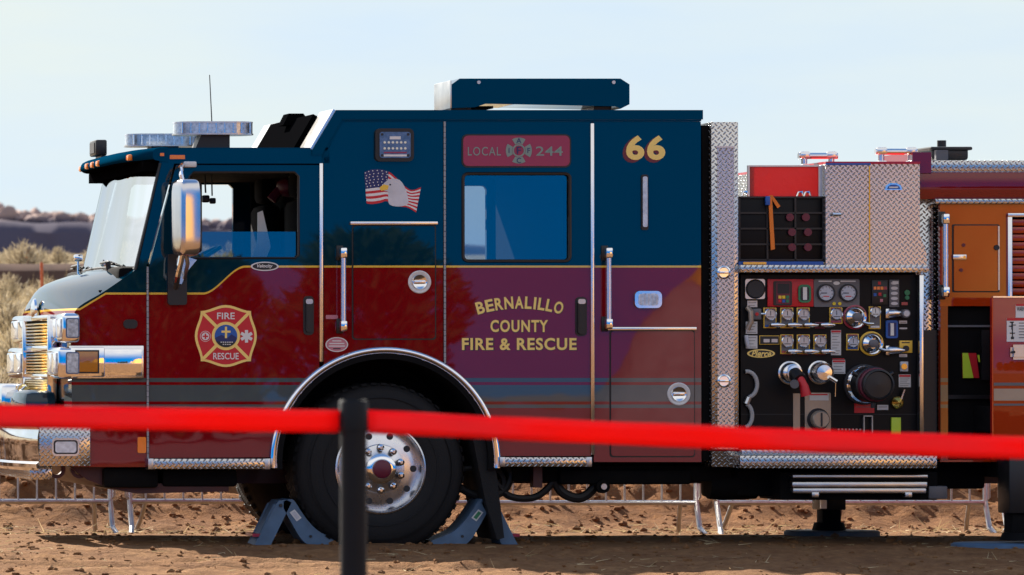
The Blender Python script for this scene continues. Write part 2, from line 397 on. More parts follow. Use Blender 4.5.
def ground_h(x, y):
    x, y = np.asarray(x, float), np.asarray(y, float)
    h = -.10*sstep(1, 4.3, y)
    rough = .034+.05*sstep(3.8, 6, y)+.02*sstep(-1, -4, y)
    h = h+(fbm(x*1.3, y*1.3, 4, 3)-.5)*rough*1.6+(fbm(x*6, y*6, 3, 9)-.5)*rough*.9
    # spoil heap behind the barriers
    b = sstep(4.7, 7.0, y+.9*(fbm(x*.9, y*.5, 3, 5)-.5))
    h = h+b*(.60-.45*sstep(9, 25, y)+(1-.6*sstep(10, 20, y))*(.34*(fbm(x*.8, y*.8, 4, 21)-.5)+.34*(fbm(x*2.6, y*2.6, 3, 31)-.5)+.26*(fbm(x*6.5, y*6.5, 2, 37)-.5)))
    h = h+2.12*np.clip((y-8)/52, 0, 1)+.35*sstep(60, 66, y)+np.clip((y-62)/360, 0, 1)*5.4
    far = sstep(9, 30, y); h = h+far*(fbm(x*.12, y*.12, 3, 41)-.5)*.5
    nearw = 1-sstep(-.6, .2, np.abs(y-1.25)-1.6)
    for yr, ph in ((-1.15, 0), (-1.75, 2), (-2.9, 5), (-3.5, 7)):     # old wheel ruts along the engine
        w_ = y-(yr+.25*np.sin(x*.45+ph)+.12*(fbm(x*.8, x*0+ph, 2, 50)-.5)); h = h-.035*np.exp(-(w_/.12)**2)*(.4+fbm(x*1.7, y*0+ph, 2, 60))+.03*np.exp(-((np.abs(w_)-.2)/.07)**2)*fbm(x*5, y*5, 2, 66)
    h = h+(fbm(x*2.6, y*3.5, 3, 77)-.5)*.045*sstep(-.3, -1.2, y)
    flat = (1-sstep(5, 8, np.abs(x-1)))*nearw
    return h*(1-.6*flat)
def axis_pts(lo, hi, step, ends, grow=1.16):
    p = list(np.arange(lo, hi+1e-6, step)); s = step; v = hi
    while v < ends[1]: s = min(s*grow, 90); v += s; p.append(v)
    s = step; v = lo; q = []
    while v > ends[0]: s = min(s*grow, 90); v -= s; q.append(v)
    return np.array(q[::-1]+p)
xs, ys = axis_pts(-6, 6.2, .062, (-1500, 1500)), axis_pts(-5, 9.2, .058, (-1500, 1500), 1.1)
gx, gy = np.meshgrid(xs, ys); gz = ground_h(gx, gy)
nx, ny = len(xs), len(ys)
me = bpy.data.meshes.new('ground')
vv = np.stack([gx, gy, gz], -1).reshape(-1, 3)
ii = np.arange((nx)*(ny)).reshape(ny, nx)
ff = np.stack([ii[:-1, :-1], ii[:-1, 1:], ii[1:, 1:], ii[1:, :-1]], -1).reshape(-1, 4)
me.from_pydata(vv.tolist(), [], ff.tolist()); me.update()
for p_ in me.polygons: p_.use_smooth = True
def dirt_mat():
    m, t, p = newmat('dirt'); p.inputs['Roughness'].default_value = .95; p.inputs['Specular IOR Level'].default_value = .1
    g = t.nodes.new('ShaderNodeNewGeometry')
    def noise(sc, det=6, rough=.6, vec=None):
        n = t.nodes.new('ShaderNodeTexNoise'); n.inputs['Scale'].default_value = sc; n.inputs['Detail'].default_value = det; n.inputs['Roughness'].default_value = rough
        t.links.new(vec or g.outputs['Position'], n.inputs['Vector']); return n.outputs['Fac']
    def ramp(fac, stops):
        r = t.nodes.new('ShaderNodeValToRGB'); e = r.color_ramp.elements
        while len(e) < len(stops): e.new(.5)
        for i, (pos, c_) in enumerate(stops): e[i].position = pos; e[i].color = (*c_, 1)
        t.links.new(fac, r.inputs[0]); return r.outputs[0]
    def mix(f, a, b):
        n = t.nodes.new('ShaderNodeMix'); n.data_type = 'RGBA'
        t.links.new(f, n.inputs['Factor']); t.links.new(a, n.inputs['A']); t.links.new(b, n.inputs['B']); return n.outputs['Result']
    c1 = ramp(noise(1.6), [(.3, (.12, .050, .023)), (.55, (.225, .106, .045)), (.75, (.34, .185, .080))])
    c2 = ramp(noise(14, 8, .7), [(.3, (.11, .047, .021)), (.7, (.38, .21, .092))])
    base = mix(noise(3.1), c1, c2)
    straw = ramp(noise(9, 8, .75), [(.35, (.17, .12, .065)), (.7, (.40, .31, .17))])
    sp = t.nodes.new('ShaderNodeSeparateXYZ'); t.links.new(g.outputs['Position'], sp.inputs[0])
    mr = t.nodes.new('ShaderNodeMapRange'); mr.inputs['From Min'].default_value = 8; mr.inputs['From Max'].default_value = 14
    t.links.new(sp.outputs['Y'], mr.inputs['Value'])
    dk = t.nodes.new('ShaderNodeMix'); dk.data_type = 'RGBA'; dk.blend_type = 'MULTIPLY'; dk.inputs['B'].default_value = (.92, .78, .62, 1); t.links.new(base, dk.inputs['A'])
    dkf = t.nodes.new('ShaderNodeMapRange'); dkf.inputs['From Min'].default_value = 4.6; dkf.inputs['From Max'].default_value = 5.6; t.links.new(sp.outputs['Y'], dkf.inputs['Value']); t.links.new(dkf.outputs[0], dk.inputs['Factor'])   # darker, redder soil from the spoil heap back
    far = mix(mr.outputs[0], dk.outputs['Result'], straw)
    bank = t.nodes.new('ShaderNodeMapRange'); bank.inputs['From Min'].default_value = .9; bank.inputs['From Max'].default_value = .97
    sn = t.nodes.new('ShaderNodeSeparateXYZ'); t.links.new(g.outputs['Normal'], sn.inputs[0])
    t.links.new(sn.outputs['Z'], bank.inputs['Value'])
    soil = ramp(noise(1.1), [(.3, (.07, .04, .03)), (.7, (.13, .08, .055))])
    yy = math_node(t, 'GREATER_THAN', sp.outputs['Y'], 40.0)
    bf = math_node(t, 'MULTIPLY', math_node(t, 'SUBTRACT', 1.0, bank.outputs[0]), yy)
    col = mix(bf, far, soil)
    t.links.new(col, p.inputs['Base Color'])
    b = t.nodes.new('ShaderNodeBump'); b.inputs['Strength'].default_value = .7; b.inputs['Distance'].default_value = .05
    t.links.new(noise(22, 8, .7), b.inputs['Height']); t.links.new(b.outputs[0], p.inputs['Normal'])
    M['dirt'] = m
dirt_mat(); me.materials.append(M['dirt'])
ground = bpy.data.objects.new('ground', me); C.objects.link(ground); ground['kind'] = 'structure'
def gh(x, y): return float(ground_h(x, y))

def rock_mat(name, stops, sc):
    m, t, p = newmat(name); p.inputs['Roughness'].default_value = .95; p.inputs['Specular IOR Level'].default_value = .1
    g = t.nodes.new('ShaderNodeNewGeometry')
    n = t.nodes.new('ShaderNodeTexNoise'); n.inputs['Scale'].default_value = sc; n.inputs['Detail'].default_value = 7; n.inputs['Roughness'].default_value = .65
    t.links.new(g.outputs['Position'], n.inputs['Vector'])
    r = t.nodes.new('ShaderNodeValToRGB'); e = r.color_ramp.elements
    while len(e) < len(stops): e.new(.5)
    for i, (q, c_) in enumerate(stops): e[i].position = q; e[i].color = (*c_, 1)
    t.links.new(n.outputs['Fac'], r.inputs[0]); t.links.new(r.outputs[0], p.inputs['Base Color']); M[name] = m
rock_mat('cliff', [(.3, (.26, .18, .15)), (.5, (.40, .28, .23)), (.7, (.52, .38, .31))], .25)
def face_shade():                           # shade of the bluff face painted in by height, below the lit rim
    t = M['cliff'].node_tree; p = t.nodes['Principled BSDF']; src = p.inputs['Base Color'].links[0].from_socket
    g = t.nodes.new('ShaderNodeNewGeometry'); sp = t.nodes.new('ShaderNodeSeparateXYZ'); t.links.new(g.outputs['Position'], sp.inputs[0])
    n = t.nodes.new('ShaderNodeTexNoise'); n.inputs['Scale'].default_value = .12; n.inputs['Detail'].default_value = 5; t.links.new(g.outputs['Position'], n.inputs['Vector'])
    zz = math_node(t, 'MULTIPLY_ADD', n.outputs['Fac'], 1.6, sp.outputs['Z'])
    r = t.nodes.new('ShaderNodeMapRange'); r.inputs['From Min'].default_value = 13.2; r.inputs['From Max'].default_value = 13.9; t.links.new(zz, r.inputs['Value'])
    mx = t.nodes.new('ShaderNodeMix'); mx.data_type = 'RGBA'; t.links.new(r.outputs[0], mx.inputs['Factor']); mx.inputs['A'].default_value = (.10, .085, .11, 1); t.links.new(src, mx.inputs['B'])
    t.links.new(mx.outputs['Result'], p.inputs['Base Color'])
face_shade()
rock_mat('mound', [(.3, (.42, .20, .05)), (.7, (.60, .33, .09))], .4)
def ridge(name, x0, x1, n, prof, m, seed, lump, topfun):
    # prof: list of (dy, height fraction); heights from topfun(x)
    X_ = np.linspace(x0, x1, n); vs = []; fs = []; L = len(prof)
    for i, x in enumerate(X_):
        T, base, y0 = topfun(x)
        for j, (dy, f) in enumerate(prof):
            q = 0 if j in (0, L-1) else 1
            lz = lump*(float(fbm(np.array(x*.09), np.array(j*2.3), 4, seed))-.5)*2*q*f*f
            ly = lump*2.2*(float(fbm(np.array(x*.07+50), np.array(j*1.7), 3, seed+5))-.5)*q
            vs.append((x, y0+dy+ly, base+(T-base)*f+lz))
    for i in range(n-1):
        for j in range(L-1):
            fs.append((i*L+j, (i+1)*L+j, (i+1)*L+j+1, i*L+j+1))
    b = MB(); b.add(vs, fs, m); o = b.done(name, recalc=True); o['kind'] = 'structure'; return o
# flat-topped bluff far behind the engine, its face in shade and boulders along its rim
def bluff_top(x):
    k = 535/35.0; px = 512+150*((x-CX)/k+CX)
    ytop = np.interp(px, [-200, 0, 40, 80, 130, 220, 470, 900], [196, 200, 205, 208, 212, 216, 238, 262])
    return CZ+(330-ytop)/150*k, 8.5, 500.0
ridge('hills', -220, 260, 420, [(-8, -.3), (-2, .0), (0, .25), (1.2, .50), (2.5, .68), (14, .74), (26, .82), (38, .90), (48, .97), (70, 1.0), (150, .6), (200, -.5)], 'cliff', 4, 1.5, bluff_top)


# low soil bank in its own shade, across the slope
def bank_top(x):
    return 2.58+.12*float(fbm(np.array(x*.4), np.array(3.1), 3, 8)), 2.1, 59.0
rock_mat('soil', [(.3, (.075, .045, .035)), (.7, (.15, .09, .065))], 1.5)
ridge('soil_bank', -60, 40, 500, [(-.5, -.2), (0, .0), (.12, .4), (.25, .75), (.5, .97), (1.2, 1.0), (3, .97), (7, .6)], 'soil', 14, .05, bank_top)
# unseen ground behind the photographer: heaps added to colour the paint reflections, junipers mirrored there
rock_mat('mauve_reflection_ground', [(.3, (.16, .12, .13)), (.7, (.24, .18, .19))], 3)
def heap(name, x, y, rx, ry, h, seed, m, pw):
    vs = []; fs = []; n = 48; mrow = 14
    for j in range(mrow+1):
        t = j/mrow
        for k in range(n):
            a = 2*math.pi*k/n; q = 1+.25*(float(fbm(np.array(3+2*math.cos(a)), np.array(3+2*math.sin(a)), 3, seed))-.5)
            rr_ = t*q; zz = h*(1-t**pw)*(1+.2*(float(fbm(np.array(x+rr_*4*math.cos(a)), np.array(rr_*4*math.sin(a)), 3, seed+2))-.5))
            vs.append((x+rx*rr_*math.cos(a), y+ry*rr_*math.sin(a), float(zz)-.05))
    for j in range(mrow):
        for k in range(n): fs.append((j*n+k, j*n+(k+1) % n, (j+1)*n+(k+1) % n, (j+1)*n+k))
    b = MB(); b.add(vs, fs, m, True); o = b.done(name); o['kind'] = 'structure'
heap('warm_reflection_heap', 43.2, -78, 18, 12, 10.5, 3, 'mound', 5); heap('warm_reflection_heap', 22.0, -74, 2.6, 3.2, 4.2, 6, 'mound', 1.8); heap('dull_reflection_heap', 20.2, -72, 2.3, 3, 3.3, 9, 'mauve_reflection_ground', 1.4)  # heaps added out of view, placed and coloured for the paint reflections
b = MB(); b.box(-60, 110, -420, -39, .02, .05, 'mauve_reflection_ground'); o = b.done('reflection_ground'); o['kind'] = 'structure'  # added sheet, unseen; its mauve tones the reflections in the doors

# ------------------------------------------------------------------ the fire engine
tag(engine, 'fire engine in sky-tinted black over maroon, parked side-on with its front wheel chocked', 'fire engine')
E = engine
WX, WZ = X(382), Z(469)                   # front axle
ACX, ACZ, AR = X(385), Z(462), 112/PX     # wheel arch
def arch_pts(xa, xb, n=18, r=AR):         # along the arch from xa to xb (metres), following the upper half circle
    a0 = math.acos(max(-1, min(1, (xa-ACX)/r))); a1 = math.acos(max(-1, min(1, (xb-ACX)/r)))
    return [(ACX+r*math.cos(a0+(a1-a0)*k/n), ACZ+r*math.sin(a0+(a1-a0)*k/n)) for k in range(n+1)]
def catmull(pts, sub=4):
    out = []; n = len(pts); pts = [Vector(p) for p in pts]
    for i in range(n-1):
        p0, p1, p2, p3 = pts[max(i-1, 0)], pts[i], pts[i+1], pts[min(i+2, n-1)]
        for k in range(sub):
            t = k/sub; out.append(.5*((2*p1)+(p2-p0)*t+(2*p0-5*p1+4*p2-p3)*t*t+(3*p1-p0-3*p2+p3)*t**3))
    out.append(pts[-1]); return out
# --- nose and front of the cab
edge = [Vector(P(*q)) for q in ((74, 467), (72, 400), (71, 340), (73, 318), (80, 306), (105, 291), (137, 269))]
cent = [Vector(q) for q in ((-2.94, .52), (-2.965, .97), (-2.97, 1.37), (-2.985, 1.55), (-2.97, 1.665), (-2.89, 1.765), (-2.57, 1.865))]
edge_s, cent_s = catmull(edge), catmull(cent)
def loft(mb, ea, ca, m, ny=40, pw=5, y0=0.0, y1=2.5, smooth=True):
    vs = []; fs = []; L = len(ea)
    for j in range(ny+1):
        t = -1+2*j/ny; t = math.copysign(abs(t)**.75, t)
        w = 1-abs(t)**pw; y = (y0+y1)/2+t*(y1-y0)/2
        for a, b in zip(ea, ca):
            q = a+(b-a)*w; vs.append((q[0], y, q[1]))
    for j in range(ny):
        for i in range(L-1): fs.append((j*L+i, (j+1)*L+i, (j+1)*L+i+1, j*L+i+1))
    mb.add(vs, fs, m, smooth)
b = MB(); loft(b, edge_s, cent_s, 'paint', pw=2.3); nose = b.done('nose_panel', E, sharp=50)
b = MB()
poly = [tuple(q) for q in edge_s]+PP((147, 264), (147, 467))
b.prism(poly, 0, .03, 'paint'); b.done('nose_side', E)
b = MB(); b.prism(poly, 2.47, 2.5, 'paint'); b.done('nose_side', E)
# windscreen
we = [Vector(P(137, 269.5)), Vector(P(149.5, 217)), Vector(P(162, 163))]
wc = [Vector((-2.575, 1.862)), Vector((-2.50, 2.2)), Vector((-2.42, 2.55))]
b = MB(); loft(b, we, wc, 'glass_front', pw=2.2, y0=.02, y1=2.48); ws = b.done('windscreen', E, recalc=False)
b = MB()                                  # rubber frame along the glass and the pillar by the near edge
for s_ in (0.012,): b.tube([(X(136), s_, Z(270)), (X(149), s_, Z(216)), (X(161.5), s_, Z(163))], .014, 'plastic_black')
pts = []
for j in range(25):
    t = -1+2*j/24; w = 1-abs(t)**2.2; q = we[0]+(wc[0]-we[0])*w; pts.append((q[0]-.004, 1.25+t*1.23, q[1]+.004))
b.tube(pts, .008, 'plastic_black')
b.done('frame', ws)
for y_ in (.55, 1.9):
    b = MB()
    q = (-2.60, y_, 1.885); b.cyl((q[0], y_, 1.84), (q[0]-.01, y_, 1.90), .018, 'plastic_black')
    b.tube([q, (-2.565, y_+.28, 1.905), (-2.56, y_+.62, 1.90)], .010, 'plastic_black'); b.tube([(-2.555, y_+.1, 1.885), (-2.545, y_+.75, 1.885)], .009, 'rubber')
    b.done('wiper', E)
b = MB(); b.tube([(-2.66, 1.55, 1.80), (-2.66, 1.55, 1.93)], .008, 'chrome'); b.box(-2.69, -2.63, 1.52, 1.58, 1.92, 1.97, 'chrome', .012); b.done('washer_nozzle', E)
# near side panels -------------------------------------------------
ap = PP((137.5, 269.5), (162, 163), (160, 149), (318, 149), (322, 152), (322, 163.5), (174.5, 163.5), (147.8, 264))
b = MB(); b.prism(ap, -.004, .06, 'paint'); b.done('windscreen_pillar', E)
b = MB(); b.prism(ap, 2.44, 2.504, 'paint'); b.done('windscreen_pillar', E)
door = PP((149, 458), (149, 268), (176.5, 165), (319.5, 165))+arch_pts(X(319.5), X(273.1))
dwin = PP((181, 258), (178, 250), (190, 176), (194, 172), (295, 172), (299, 176), (299, 255), (296, 258))
b = MB(); b.prism(door, 0, .045, 'paint', [dwin]); fd = b.done('front_door', E, 'front door with its window glass half lowered')
b = MB(); b.prism(rrect(303.5, 314, 296, 335, 4), -.006, 0.001, 'plastic_black'); b.prism(rrect(305.5, 312.5, 299, 304, 2), -.027, -.006, 'brushed'); b.prism(rrect(305.5, 312.5, 302, 332, 3), -.022, -.006, 'plastic_black'); b.prism(rrect(306.5, 311.5, 304, 328, 2), -.026, -.022, 'plastic_black'); b.done('handle', fd)
b = MB()
for k in range(34): b.cyl((X(147.8), -.004, Z(267+k*5.65)), (X(147.8), -.004, Z(272.2+k*5.65)), .0085, 'galvanised', n=8)
b.done('hinge', fd)
b = MB(); b.prism(PP((179, 258), (186, 231.5), (299, 231.5), (299, 258)), .03, .036, 'glass_side'); b.done('window_glass', fd)
b = MB()                                  # black seal round the opening
def seal(mb, poly, y, r, m='plastic_black'): mb.tube([(q[0], y, q[1]) for q in poly+[poly[0], poly[1]]], r, m, n=6)
seal(b, dwin, .004, .009); b.done('window_seal', fd)
# far side door and windows: the same shape mirrored on the other side
b = MB(); b.prism(door, 2.455, 2.5, 'paint', [dwin]); b.done('far_door', E)
b = MB()
rim = PP((312, 150), (336, 110), (703, 110), (703, 119.5), (342, 119.5), (321.5, 155), (312, 155))
b.prism(rim, -.018, .0, 'sky_black'); b.done('roof_rail', E)
side = PP((324, 158), (343.5, 121.5), (443.5, 121.5))+arch_pts(X(443.5), X(324))
b = MB(); b.prism(side, 0, .04, 'paint'); b.done('cab_side', E)
b = MB(); b.prism(side, 2.46, 2.5, 'paint'); b.done('cab_side', E)
rdoor = PP((591, 121.5), (591, 456))+[(ACX+AR*math.cos(math.asin((Z(456)-ACZ)/AR)), Z(456))]+arch_pts(X(496.5), X(446.5))[1:]+PP((446.5, 121.5))
rwin = rrect(463.5, 570.5, 173.5, 261, 5)
b = MB(); b.prism(rdoor, 0, .045, 'paint', [rwin]); rd = b.done('rear_door', E)
b = MB(); b.prism(rwin, .022, .028, 'glass_side'); b.done('window_glass', rd)
b = MB(); seal(b, rwin, -.001, .011); b.done('window_seal', rd)
b = MB(); b.prism(rdoor, 2.455, 2.5, 'paint', [rrect(463.5, 570.5, 173.5, 261, 5)]); b.done('far_rear_door', E)
b = MB()
b.prism(rrect(575.5, 587, 297, 336, 4), -.006, .001, 'plastic_black'); b.prism(rrect(577.5, 585, 299, 304, 2), -.029, -.006, 'brushed'); b.prism(rrect(577.5, 585, 302, 334, 3), -.024, -.006, 'plastic_black'); b.prism(rrect(578.5, 584, 306, 329, 2), -.028, -.024, 'plastic_black'); b.done('handle', rd)
b = MB()
for k in range(44): b.cyl((X(445), -.004, Z(121.5+k*5.5)), (X(445), -.004, Z(126.6+k*5.5)), .0085, 'galvanised', n=8)
b.done('hinge', rd)
body = PP((594, 121.5), (701.5, 121.5), (701.5, 462), (594, 462))
b = MB(); b.prism(body, 0, .04, 'paint'); b.done('cab_rear_panel', E)
b = MB(); b.prism(body, 2.46, 2.5, 'paint'); b.done('cab_rear_panel', E)
for (xa, y0, y1) in ((321.3, 163, 362), (592.5, 123, 455)):
    b = MB(); b.box(X(xa)-.0125, X(xa)+.0125, -.016, .02, Z(y1), Z(y0), 'polished', .006); b.done('corner_trim', E)
# compartment doors
b = MB(); b.prism(rrect(353.5, 435, 226, 338.5, 3), -.010, .0, 'paint'); b.prism(rrect(352.2, 436.3, 224.7, 339.8, 3), -.003, -.0005, 'plastic_black')
cd = b.done('compartment_door', E)
b = MB(); b.pbox(350, 437.5, 221.5, 224.8, -.03, -.002, 'polished', .004); b.done('drip_rail', cd)
def latch(px, py, r, parent, y=-.010):
    b = MB(); c = (X(px), y, Z(py)); r = r/PX
    b.lathe(c, (0, -1, 0), [(r, 0), (r, .006), (r*.93, .010), (r*.80, .008), (r*.72, .006)], 'white', 36)
    b.lathe(c, (0, -1, 0), [(r*.72, .006), (r*.62, .016), (r*.5, .012), (r*.38, .006), (1e-5, .005)], 'chrome', 36)
    b.box(c[0]-r*.45, c[0]+r*.45, y-.02, y-.006, c[2]-r*.13, c[2]+r*.13, 'polished', .004); b.done('latch', parent)
latch(419.5, 282, 11.5, cd)
b = MB(); b.prism(rrect(611, 694, 331, 456, 3), -.010, 0, 'paint'); b.prism(rrect(609.7, 695, 329.8, 457.2, 3), -.003, -.0005, 'plastic_black'); ld = b.done('compartment_door', E)
b = MB(); b.pbox(607, 696, 327, 330.5, -.03, -.002, 'polished', .004); b.done('drip_rail', ld)
latch(678.5, 394, 11.5, ld)
# grab rails
def grab(px, y0, y1, parent=E, yy=-.075):
    b = MB(); x = X(px)
    b.tube([(x, yy, Z(y0+1)), (x, yy, Z(y1-1))], .018, 'polished', n=14)
    for q in (y0, y1):
        s_ = 1 if q == y0 else -1
        b.box(x-.022, x+.022, yy-.026, .0, Z(q+s_*5)-.035, Z(q+s_*5)+.035, 'chrome', .010); b.box(x-.034, x+.012, -.012, .0, Z(q+s_*5)-.05, Z(q+s_*5)+.05, 'plastic_black', .004)
    b.done('grab_rail', parent)
grab(341.5, 248, 331); grab(606.5, 248, 329)
b = MB(); b.prism(rrect(326, 338, 315, 319, 1), -.004, 0, 'pink'); b.done('reflector', E)
# cab lights, plates, decals -----------------------------------------
b = MB()
b.prism(rrect(375, 413.5, 128.5, 161.5, 5), -.03, 0, 'plastic_black'); b.prism(rrect(379, 410, 132, 158, 2.5), -.038, -.03, 'lens_dark')
for r_ in range(2):
    for k in range(6): b.disc((X(384+k*4.1), Z(142.5+r_*6)), .0085, -.041, -.038, 'led', 10)
b.pbox(389, 400, 136.5, 139.5, -.040, -.038, 'white'); b.pbox(383, 406, 152, 153.4, -.040, -.038, 'crimson')
b.pbox(383, 406, 154.6, 156.6, -.040, -.038, 'white')
for q in ((381.5, 134.5), (407.5, 134.5), (381.5, 155.5), (407.5, 155.5)): b.disc(P(*q), .009, -.042, -.038, 'ink', 10)
b.done('warning_light', E)
b = MB(); b.prism(rrect(462, 571.5, 134, 167.5, 6), -.006, 0, 'plastic_black'); b.prism(rrect(463.5, 570, 135.5, 166, 5), -.010, -.006, 'crimson'); lp = b.done('union_plate', E)
b = MB()
b.text('LOCAL', X(484.5), Z(151.2), .058, -.012, 'grey_green', .004, width=.22, space=1.15); b.text('244', X(549.5), Z(151), .062, -.012, 'grey_green', .006, width=.18)
c0 = P(519, 150.5); r1 = 12.5/PX
for k in range(4):
    a = 90*k; b.ring(c0, r1*.55, r1*1.04, -.0125, -.010, 'grey_green', 8, a-31, a+31)
b.ring(c0, r1*.40, r1*.52, -.0125, -.010, 'grey_green', 28)
for k, ch in enumerate('FAIC'):
    a = R(90*k); b.text(ch, c0[0]+r1*.79*math.cos(a), c0[1]+r1*.79*math.sin(a), .034, -.0135, 'deep_blue', .01)
b.text('F', c0[0], c0[1], .05, -.0135, 'deep_blue', .01); b.done('lettering', lp)
b = MB(); b.prism(rrect(641.5, 648.5, 174.5, 230, 2), -.012, 0, 'plastic_black'); b.prism(rrect(642.7, 647.3, 176.5, 227, 1.5), -.022, -.012, 'lens'); b.done('strip_light', E)
b = MB(); b.prism(rrect(634.5, 661.5, 291, 308, 5), -.022, 0, 'chrome'); b.prism(rrect(638, 658, 293.5, 305.5, 3.5), -.026, -.022, 'lens_clear')
for k in range(5): b.pbox(640+k*4, 640.5+k*4, 294, 305, -.028, -.026, 'brushed')
b.done('side_light', E)
# 66
b = MB()
b.text('66', X(643.2), Z(149.6), .175, -.0015, 'maroon_flat', .035, width=.268, space=1.12); b.text('66', X(646.2), Z(147.6), .165, -.003, 'gold_leaf', .035, width=.262, space=1.12)
b.done('unit_number', E)
# county lettering
b = MB(); msg = 'BERNALILLO'; Rr = 1.02; wid = {'I': .55, 'L': .85, 'N': 1.1, 'O': 1.12, 'A': 1.08}
adv = [wid.get(c_, 1.0) for c_ in msg]; tot = sum(adv); pos = 0; span = R(33.5)
cx_, cz_ = X(520), Z(302.5)-Rr
def arc_text(bb, yy, m, bold, dx, dz):
    pos = 0
    for c_, w_ in zip(msg, adv):
        a = R(90)+span/2-span*(pos+w_/2)/tot; pos += w_
        bb.text(c_, cx_+Rr*math.cos(a)+dx, cz_+Rr*math.sin(a)+dz, .082, yy, m, bold, rot=a-R(90), width=.054*w_ if c_ != 'I' else .016)
arc_text(b, -.0012, 'ink', .055, .003, -.003); arc_text(b, -.0025, 'gold_leaf', .03, 0, 0); b.done('door_lettering', E); b = MB()
for txt_, zz_, ww_, sp_ in (('COUNTY', 326, .385, 1.15), ('FIRE & RESCUE', 344, .765, 1.12)):
    b = MB()
    for m_, y_, bd, o_ in (('ink', -.0012, .055, .003), ('gold_leaf', -.0025, .03, 0)): b.text(txt_, X(519.5)+o_, Z(zz_)-o_, .082, y_, m_, bd, width=ww_, space=sp_)
    b.done('door_lettering', E)
# maltese cross badge on the front door
def badge_poly(s, cx=226, cz=336):
    out = []
    def q(u, v): return (X(cx)+u*s/PX, Z(cz)+v*s/PX)
    for side_ in range(4):
        a = R(90*side_)
        for k in range(13):
            u = -26+52*k/12; t = k/12; v = 25.6+6.2*math.sin(math.pi*t)**2
            x_, y_ = u*math.cos(a)+v*math.sin(a), -u*math.sin(a)+v*math.cos(a); out.append(q(x_, y_))
    return out
b = MB(); b.prism(badge_poly(.975), -.003, 0, 'gold_leaf'); b.prism(badge_poly(.895), -.0042, -.003, 'red_flat')
cx_, cz_ = P(226, 336)
for a in (45, 135):
    u = Vector((math.cos(R(a)), math.sin(R(a)))); w = Vector((-u.y, u.x))*.0105; L_ = 33/PX
    q = Vector((cx_, cz_)); b.prism([tuple(q-u*L_-w), tuple(q+u*L_-w), tuple(q+u*L_+w), tuple(q-u*L_+w)], -.0052, -.0042, 'gold_leaf')
b.disc((cx_, cz_), 14.2/PX, -.0064, -.0052, 'gold_leaf', 40); b.disc((cx_, cz_), 11.3/PX, -.0074, -.0064, 'blue_flat', 40)
r_ = 11.3/PX
low = [(cx_+r_*math.cos(R(a)), cz_+r_*math.sin(R(a))) for a in range(190, 351, 8)]
b.prism(low+[(cx_+r_*.5, cz_+.012), (cx_+.01, cz_-.012), (cx_-r_*.4, cz_+.008)], -.0080, -.0074, 'deep_blue')
b.prism([(cx_+r_*math.cos(R(a)), cz_+r_*math.sin(R(a))) for a in range(208, 333, 6)], -.0086, -.0080, 'ink')
for r2 in range(2):
    for k in range(6-2*r2): b.box(cx_-.036+.0145*k+.0145*r2, cx_-.027+.0145*k+.0145*r2, -.0092, -.0086, cz_-.044-.015*r2, cz_-.038-.015*r2, 'white')
b.box(cx_-.007, cx_+.007, -.0088, -.0074, cz_-.014, cz_+.062, 'gold_leaf'); b.box(cx_-.03, cx_+.03, -.0089, -.0075, cz_+.022, cz_+.036, 'gold_leaf')
b.text('FIRE', cx_, cz_+.134, .044, -.006, 'white', .012, width=.118); b.text('RESCUE', cx_, cz_-.134, .044, -.006, 'white', .012, width=.17)
b.disc((X(205.5), Z(336.3)), .036, -.006, -.0042, 'white', 24); b.ring((X(205.5), Z(336.3)), .026, .033, -.0068, -.006, 'red_flat', 24)
b.box(X(205.5)-.018, X(205.5)+.018, -.007, -.006, Z(336.3)-.005, Z(336.3)+.005, 'red_flat'); b.box(X(205.5)-.005, X(205.5)+.005, -.0072, -.006, Z(336.3)-.018, Z(336.3)+.018, 'red_flat')
for a in (0, 60, 120):
    u = Vector((math.sin(R(a)), math.cos(R(a)))); w = Vector((-u.y, u.x))*.0105; q = Vector(P(246.6, 336.3))
    b.prism([tuple(q-u*.042-w), tuple(q+u*.042-w), tuple(q+u*.042+w), tuple(q-u*.042+w)], -.0062-.0004*(a/60), -.0042, 'white')
b.done('door_badge', E)
# oval maker badge and round union decal
b = MB(); b.prism(circ(P(265, 266.3), 14/PX, 32, 4.6/PX), -.004, 0, 'white'); b.prism(circ(P(265, 266.3), 12.2/PX, 32, 3.5/PX), -.005, -.004, 'ink'); b.text('Velocity', X(265), Z(266.3), .030, -.0062, 'white', .02, width=.105, shear=.25); b.done('oval_badge', E)
b = MB(); b.prism(circ(P(337, 344.5), 11.3/PX, 32, 7.4/PX), -.002, 0, 'white'); b.prism(circ(P(337, 344.5), 10.2/PX, 32, 6.5/PX), -.003, -.002, 'pink')
for k, w_ in enumerate((.06, .10, .11, .05)): b.box(X(337)-w_/2, X(337)+w_/2, -.004, -.003, Z(340.8+2.6*k)-.004, Z(340.8+2.6*k)+.003, 'white' if k != 3 else 'ink')
b.done('round_decal', E)
